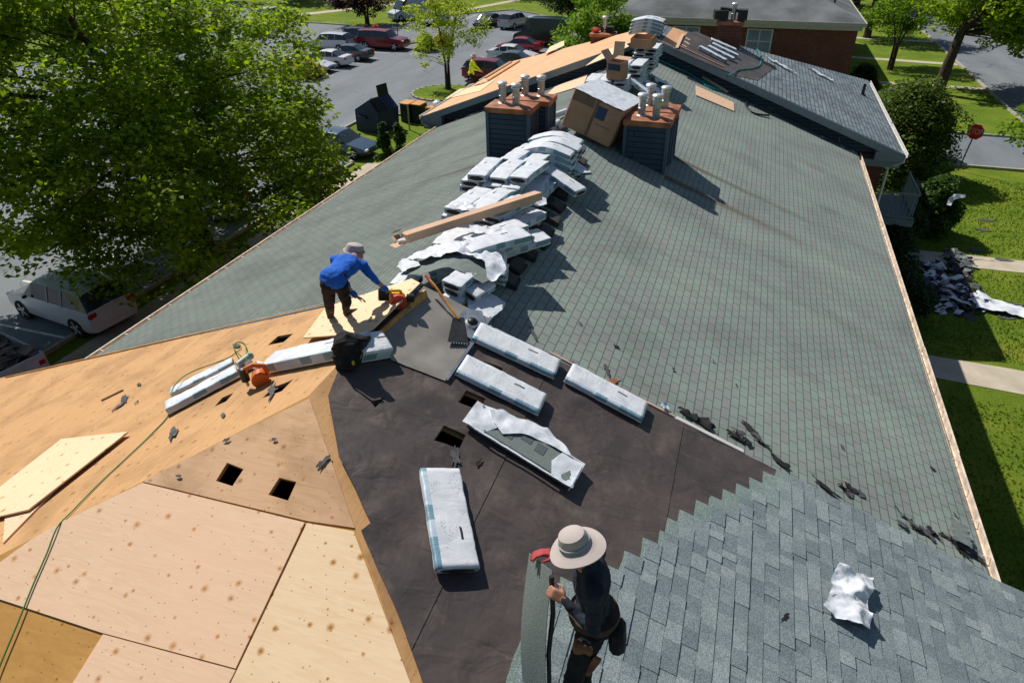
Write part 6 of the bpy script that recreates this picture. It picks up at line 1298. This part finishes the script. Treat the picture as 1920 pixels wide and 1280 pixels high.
def tree(label, base, H, crown, nl, per, size, mat, clump=.9, trunk_r=.2, lean=(0, 0), cat='tree', name='leafy_tree', stems=1, split=.35, flat_=.6, group=None, seed=1, tmat='trunk', lowz=None, skew=0):
    """crown = (cx, cy, cz, rx, ry, rz); limbs reach from the stem into the clumps"""
    rnd = random.Random(seed); t = thing(name, label, cat, (base[0], base[1], 0), 0, group); b0 = Vector((0, 0, 0)); cx, cy, cz, rx, ry, rz = crown; cc = Vector((cx-base[0], cy-base[1], cz))
    cen = []
    while len(cen) < nl:
        v = Vector((rnd.uniform(-1, 1), rnd.uniform(-1, 1), rnd.uniform(-1, 1)))
        l = v.length
        if l > 1 or l < .25: continue
        w = 1+.32*noise.noise(v*1.9+Vector((seed, 0, 0)))
        if l > w or rnd.random() < .25*(1-l): continue
        p = cc + Vector((v.x*rx, v.y*ry, v.z*rz))*w*.96
        if lowz and p.z < lowz: continue
        if skew and p.z < 5.2 and p.y+base[1] < 8.2: continue
        p.x += skew*max(0, (p.z-5.5)/6) + (.8 if skew and p.z < 5 else 0)
        if noise.noise(p*.42+Vector((seed*3, 1, 2))) < -.34: continue
        cen.append(p)
    b = MB(); top = cc + Vector((lean[0], lean[1], rz*.45)); fork = Vector((0, 0, H*split))
    for s in range(stems):
        off = Vector((0, 0, 0)) if stems == 1 else Vector((math.cos(s*2.4)*trunk_r*.9, math.sin(s*2.4)*trunk_r*.9, 0)); tt = top if stems == 1 else cc + Vector((math.cos(s*2.4)*rx*.5, math.sin(s*2.4)*ry*.5, rz*.4))
        pts = [off, off*.8+fork*.5+(tt-fork)*.03, fork + (tt-fork)*.08+off*.4] + [fork + (tt-fork)*q + Vector((rnd.uniform(-.12, .12), rnd.uniform(-.12, .12), 0))*rx*.12 for q in (.3, .55, .8, 1)]
        b.path(pts, trunk_r*(1 if stems == 1 else .6), 9, rf=lambda q: 1.25-.1*q-1.02*q if q > 0 else 1.35)
        step = max(1, len(cen)//(70//stems)) if len(cen) > 30 else 1
        for i, c in enumerate(cen[s::stems]):
            if i % step: continue
            q = min(.95, max(.02, (c.z-fork.z)/(top.z-fork.z)*.75-.08)); a = fork + (tt-fork)*q; m_ = a.lerp(c, .5) + Vector((rnd.uniform(-.1, .1), rnd.uniform(-.1, .1), .08))*(c-a).length*.6
            b.path([a, m_, a.lerp(c, .85)], max(.012, trunk_r*.18*(1-q*.6)), 5, rf=lambda q: 1-.8*q)
    b.build('trunk', MT[tmat], t, True)
    leaves('crown', [tuple(c) for c in cen], [clump*rnd.uniform(.55, 1.2) for _ in cen], per, size, mat, t, flat_); return t
LM = dict(oak=leafmat('oak_leaf', (.06, .12, .006), (.33, .43, .025), .5), bright=leafmat('bright_leaf', (.07, .15, .01), (.22, .34, .03), .5), yel=leafmat('yellow_green_leaf', (.20, .27, .02), (.45, .50, .05), .5), purple=leafmat('purple_leaf', (.022, .008, .014), (.075, .025, .04), .2), dark=leafmat('dark_leaf', (.012, .028, .006), (.04, .08, .012), .25), conif=leafmat('conifer_leaf', (.02, .055, .008), (.07, .14, .018), .3), yew=leafmat('yew_leaf', (.02, .05, .008), (.15, .21, .03), .4), gold=leafmat('golden_shrub_leaf', (.32, .30, .01), (.55, .46, .02), .3), red=leafmat('red_flower', (.4, .03, .04), (.6, .12, .10), .2))
tree('huge spreading oak filling the upper left, its boughs hanging over the roof\'s west eave', (-17.4, 14.6), 15, (-18.2, 12.2, 7.3, 7.9, 10.8, 7.0), 900, 170, .17, LM['oak'], 1.0, .36, seed=3, split=.22, name='oak_tree', lowz=1.3, skew=-3.8)
tree('slender yellow-green tree growing on the round grass island', (-19.2, 45.4), 9, (-19.4, 45.6, 4.9, 3.0, 3.0, 3.6), 120, 55, .16, LM['yel'], .62, .17, seed=5, stems=4, split=.18, name='young_tree', lowz=1.8)
tree('purple-leaved plum tree at the back kerb', (*at(689, 50),), 6.5, (*at(684, 47), 3.3, 3.8, 3.8, 2.0), 110, 110, .20, LM['purple'], .9, .22, seed=7, stems=3, split=.2, name='plum_tree')
tree('bright green bushy tree directly behind the far roof\'s west side', (-6.0, 38.9), 7.5, (-6.0, 38.9, 4.4, 2.7, 2.6, 3.9), 130, 120, .17, LM['bright'], .85, .15, seed=8, name='bushy_tree')
tree('dark conifer standing left of the bright green bushy tree', (-19.3, 85.0), 13, (-19.3, 85.0, 6, 4.2, 4.2, 6.5), 110, 80, .3, LM['dark'], 1.3, .25, seed=9, name='conifer', split=.1)
tree('small three-stemmed tree on the lawn between the two pale walks', (*at(1668, 131),), 6, (*at(1668, 124), 4.4, 2.9, 2.9, 2.3), 100, 85, .18, LM['bright'], .85, .16, seed=10, stems=3, split=.28, name='young_tree')
tree('dark tree with a thick trunk just behind the brick building\'s right corner', (14.6, 79.5), 11, (14.4, 80, 6.8, 4.2, 4.2, 4.2), 110, 80, .28, LM['dark'], 1.2, .3, seed=11)
tree('tall leaning street tree at the upper right casting shade over the road', (*at(1757, 176),), 12, (21.6, 56.0, 6.6, 6.2, 5.2, 3.6), 430, 110, .24, LM['oak'], 1.2, .34, lean=(0, 0), seed=12, split=.34)
tree('leafy tree entering the frame at right beside the stop sign', (22.0, 33.5), 6.5, (20.2, 32.6, 3.1, 4.0, 3.6, 2.5), 120, 75, .22, LM['bright'], .85, .2, seed=13)
tree('dark green tree at the top right edge over the far lawn', (33, 92), 14, (31.5, 88, 8, 9, 8, 6), 200, 70, .4, LM['dark'], 1.7, .4, seed=14)
for i, (x, y, s) in enumerate([(-76, 73, 1), (-88, 62, 1.1), (-66, 96, 1), (-18.5, 103, 1), (-27, 108, 1), (-36, 112, 1.1), (-46, 118, 1), (-9, 100, 1), (12, 96, .9), (16, 108, 1.1), (6, 108, 1), (-100, 50, 1.2), (-80, 90, 1.2), (24, 125, 1.2)]):
    w_ = ['far upper left beyond the lawn', 'far left edge beyond the lot', 'behind the lawn at upper left', 'right of the row behind the back kerb', 'centre of the row behind the back kerb', 'left of the row behind the back kerb', 'leftmost of the row behind the back kerb', 'behind the conifer', 'beyond the brick building\'s right corner', 'far behind the thick-trunked tree', 'beyond the brick building', 'outermost at the left', 'high at upper left', 'farthest up the street'][i]
    tree(f'shady dark tree {w_}', (x, y), 11*s, (x, y, 7*s, 5.8*s, 5.8*s, 4.6*s), 80, 50, .5, LM['dark'], 1.8, .35, seed=20+i, group='background trees')
def shrub(label, c, r, h, per, size, mat, n=26, nm='shrub', seed=1, cat='shrub', group=None, cone=False, twig=.02):
    rnd = random.Random(seed); t = thing(nm, label, cat, (c[0], c[1], 0), 0, group); cen = []; rad = []
    for i in range(n):
        z = rnd.random(); a = rnd.uniform(0, 6.28); rr = (1-z*.85 if cone else math.sqrt(max(.05, 1-(z*1.0)**2)))*r*rnd.uniform(.35, .85); cen.append((rr*math.cos(a), rr*math.sin(a), .12*h+z*h*.86)); rad.append(r*(.5-.3*z if cone else .42)*rnd.uniform(.7, 1.1))
    b = MB()
    for q in cen[:8]: b.path([(0, 0, 0), (q[0]*.4, q[1]*.4, q[2]*.5), q], twig, 5, rf=lambda k_: 1-.7*k_)
    b.build('stem', MT['trunk'], t); leaves('foliage', cen, rad, per, size, mat, t, .9, hollow=.5); return t
shrub('left of two dark green clipped cones by the west eave', (-15.2, 27.0), .62, 2.5, 240, .09, LM['conif'], 30, 'arborvitae', 2, cone=True); shrub('right of two dark green clipped cones by the west eave', (-14.5, 27.5), .60, 2.4, 240, .09, LM['conif'], 30, 'arborvitae', 3, cone=True)
shrub('low yellow hedge shrub with a red flowering tip in the lot island', (-32.6, 46.2), 1.5, 1.3, 230, .13, LM['gold'], 34, 'hedge_shrub', 4); shrub('red flowering shrub at the yellow hedge\'s left', (-34.6, 46.6), .8, 1.2, 160, .12, LM['red'], 16, 'flowering_shrub', 5)
shrub('yellow shrub at the back end of the parked row', (-38.8, 65.8), .9, 1.2, 140, .14, LM['gold'], 16, 'hedge_shrub', 6); shrub('small red shrub behind the dark navy car', (-36.8, 66.5), .8, 1.2, 140, .14, LM['red'], 14, 'flowering_shrub', 7); shrub('dark round shrub left of the maroon vehicle', (-35.6, 62.8), .9, 1.7, 220, .13, LM['dark'], 20, 'shrub', 8)
shrub('golden shrub right of the maroon vehicle behind the slender tree', (-28.0, 60.4), 1.1, 1.5, 220, .14, LM['yel'], 22, 'shrub', 9); shrub('golden shrub tucked behind the first, nearer the kerb', (-27.2, 62.6), 1.1, 1.3, 200, .14, LM['gold'], 20, 'hedge_shrub', 10)
for i, (x, lb) in enumerate(((5.2, 'leftmost'), (5.85, 'second from left'), (6.5, 'second from right'), (7.1, 'rightmost'))): shrub(f'{lb} of the green cones against the brick wall', (x, 45.2), .45, [2.9, 2.7, 2.8, 3.0][i], 200, .11, LM['conif'], 22, 'arborvitae', 11+i, group='green cones against the brick wall', cone=True)
shrub('dark rounded bush at the brick building\'s right corner', (11.0, 49.5), 1.4, 2.3, 380, .13, LM['dark'], 30, 'shrub', 17); shrub('low dark bush in front of the brick corner', (10.0, 46.0), 1.0, 1.6, 280, .13, LM['dark'], 20, 'shrub', 18)
shrub('big shaggy yew bush beside the far roof\'s eave', (11.6, 33.5), 2.6, 4.4, 620, .15, LM['yew'], 60, 'yew_bush', 19, twig=.05); shrub('second shaggy yew behind the big one, reaching the shaded lawn', (11.9, 38.0), 2.2, 3.4, 520, .15, LM['yew'], 44, 'yew_bush', 20, twig=.05)
shrub('leafy evergreen bush with white plastic caught on its right side', (11.9, 25.8), 1.0, 2.5, 420, .12, LM['conif'], 34, 'evergreen_bush', 21, twig=.04); shrub('shaded bush below the balcony', (10.2, 24.0), 1.2, 1.7, 340, .12, LM['dark'], 26, 'shrub', 22)
shrub('dark hedge bush under the east eave, farther one', (9.3, 20.5), 1.3, 2.0, 340, .12, LM['dark'], 26, 'shrub', 23); shrub('dark hedge bush under the east eave, nearer one', (9.6, 17.6), 1.1, 1.6, 300, .12, LM['dark'], 24, 'shrub', 24)
Fp = Frame(AZ(1790, 372, -6.0), (1, 0, 0), (0, .6, .8)); tag(panel('plastic_sheet', Fp, [(-.25, -.3), (-.1, -.32), (-.02, -.05), (.4, .1), (.36, .2), (-.05, .16), (-.2, .0)], MT['film'], None, th=.004, step=.08, hf=lambda u, v: .12*fbm(u*4, v*4, 3)), 'white plastic sheet snagged on the evergreen bush', 'plastic sheet')
# short grass blades over the near lawn on the east side
n = 26000; gx = rng.uniform(7.6, 20.5, n); gy = rng.uniform(4, 34, n)
keep = ~(((gy > 13.0) & (gy < 15.4)) | ((gy > 22.3) & (gy < 24.1))); gx, gy = gx[keep], gy[keep]; n = len(gx); a = rng.uniform(0, 6.28, n); hh = rng.uniform(.05, .11, n); w = .03
P = np.stack([gx, gy, np.full(n, .0)], 1); dv_ = np.stack([np.cos(a)*w, np.sin(a)*w, np.zeros(n)], 1); tpv = P + np.stack([rng.normal(0, .03, n), rng.normal(0, .03, n), hh], 1)
V = np.stack([P-dv_, P+dv_, tpv], 1).reshape(-1, 3); me = bpy.data.meshes.new('grass_blades'); me.vertices.add(3*n); me.vertices.foreach_set('co', V.reshape(-1)); me.loops.add(3*n); me.polygons.add(n); me.loops.foreach_set('vertex_index', np.arange(3*n, dtype=np.int32)); me.polygons.foreach_set('loop_start', np.arange(0, 3*n, 3, dtype=np.int32)); me.update(calc_edges=True)
tag(link('grass_blades', me, None, leafmat('grass_blade', (.085, .145, .012), (.165, .23, .025), .3)), 'mown sunlit grass blades on the east lawn beside the building', 'grass', kind='stuff')
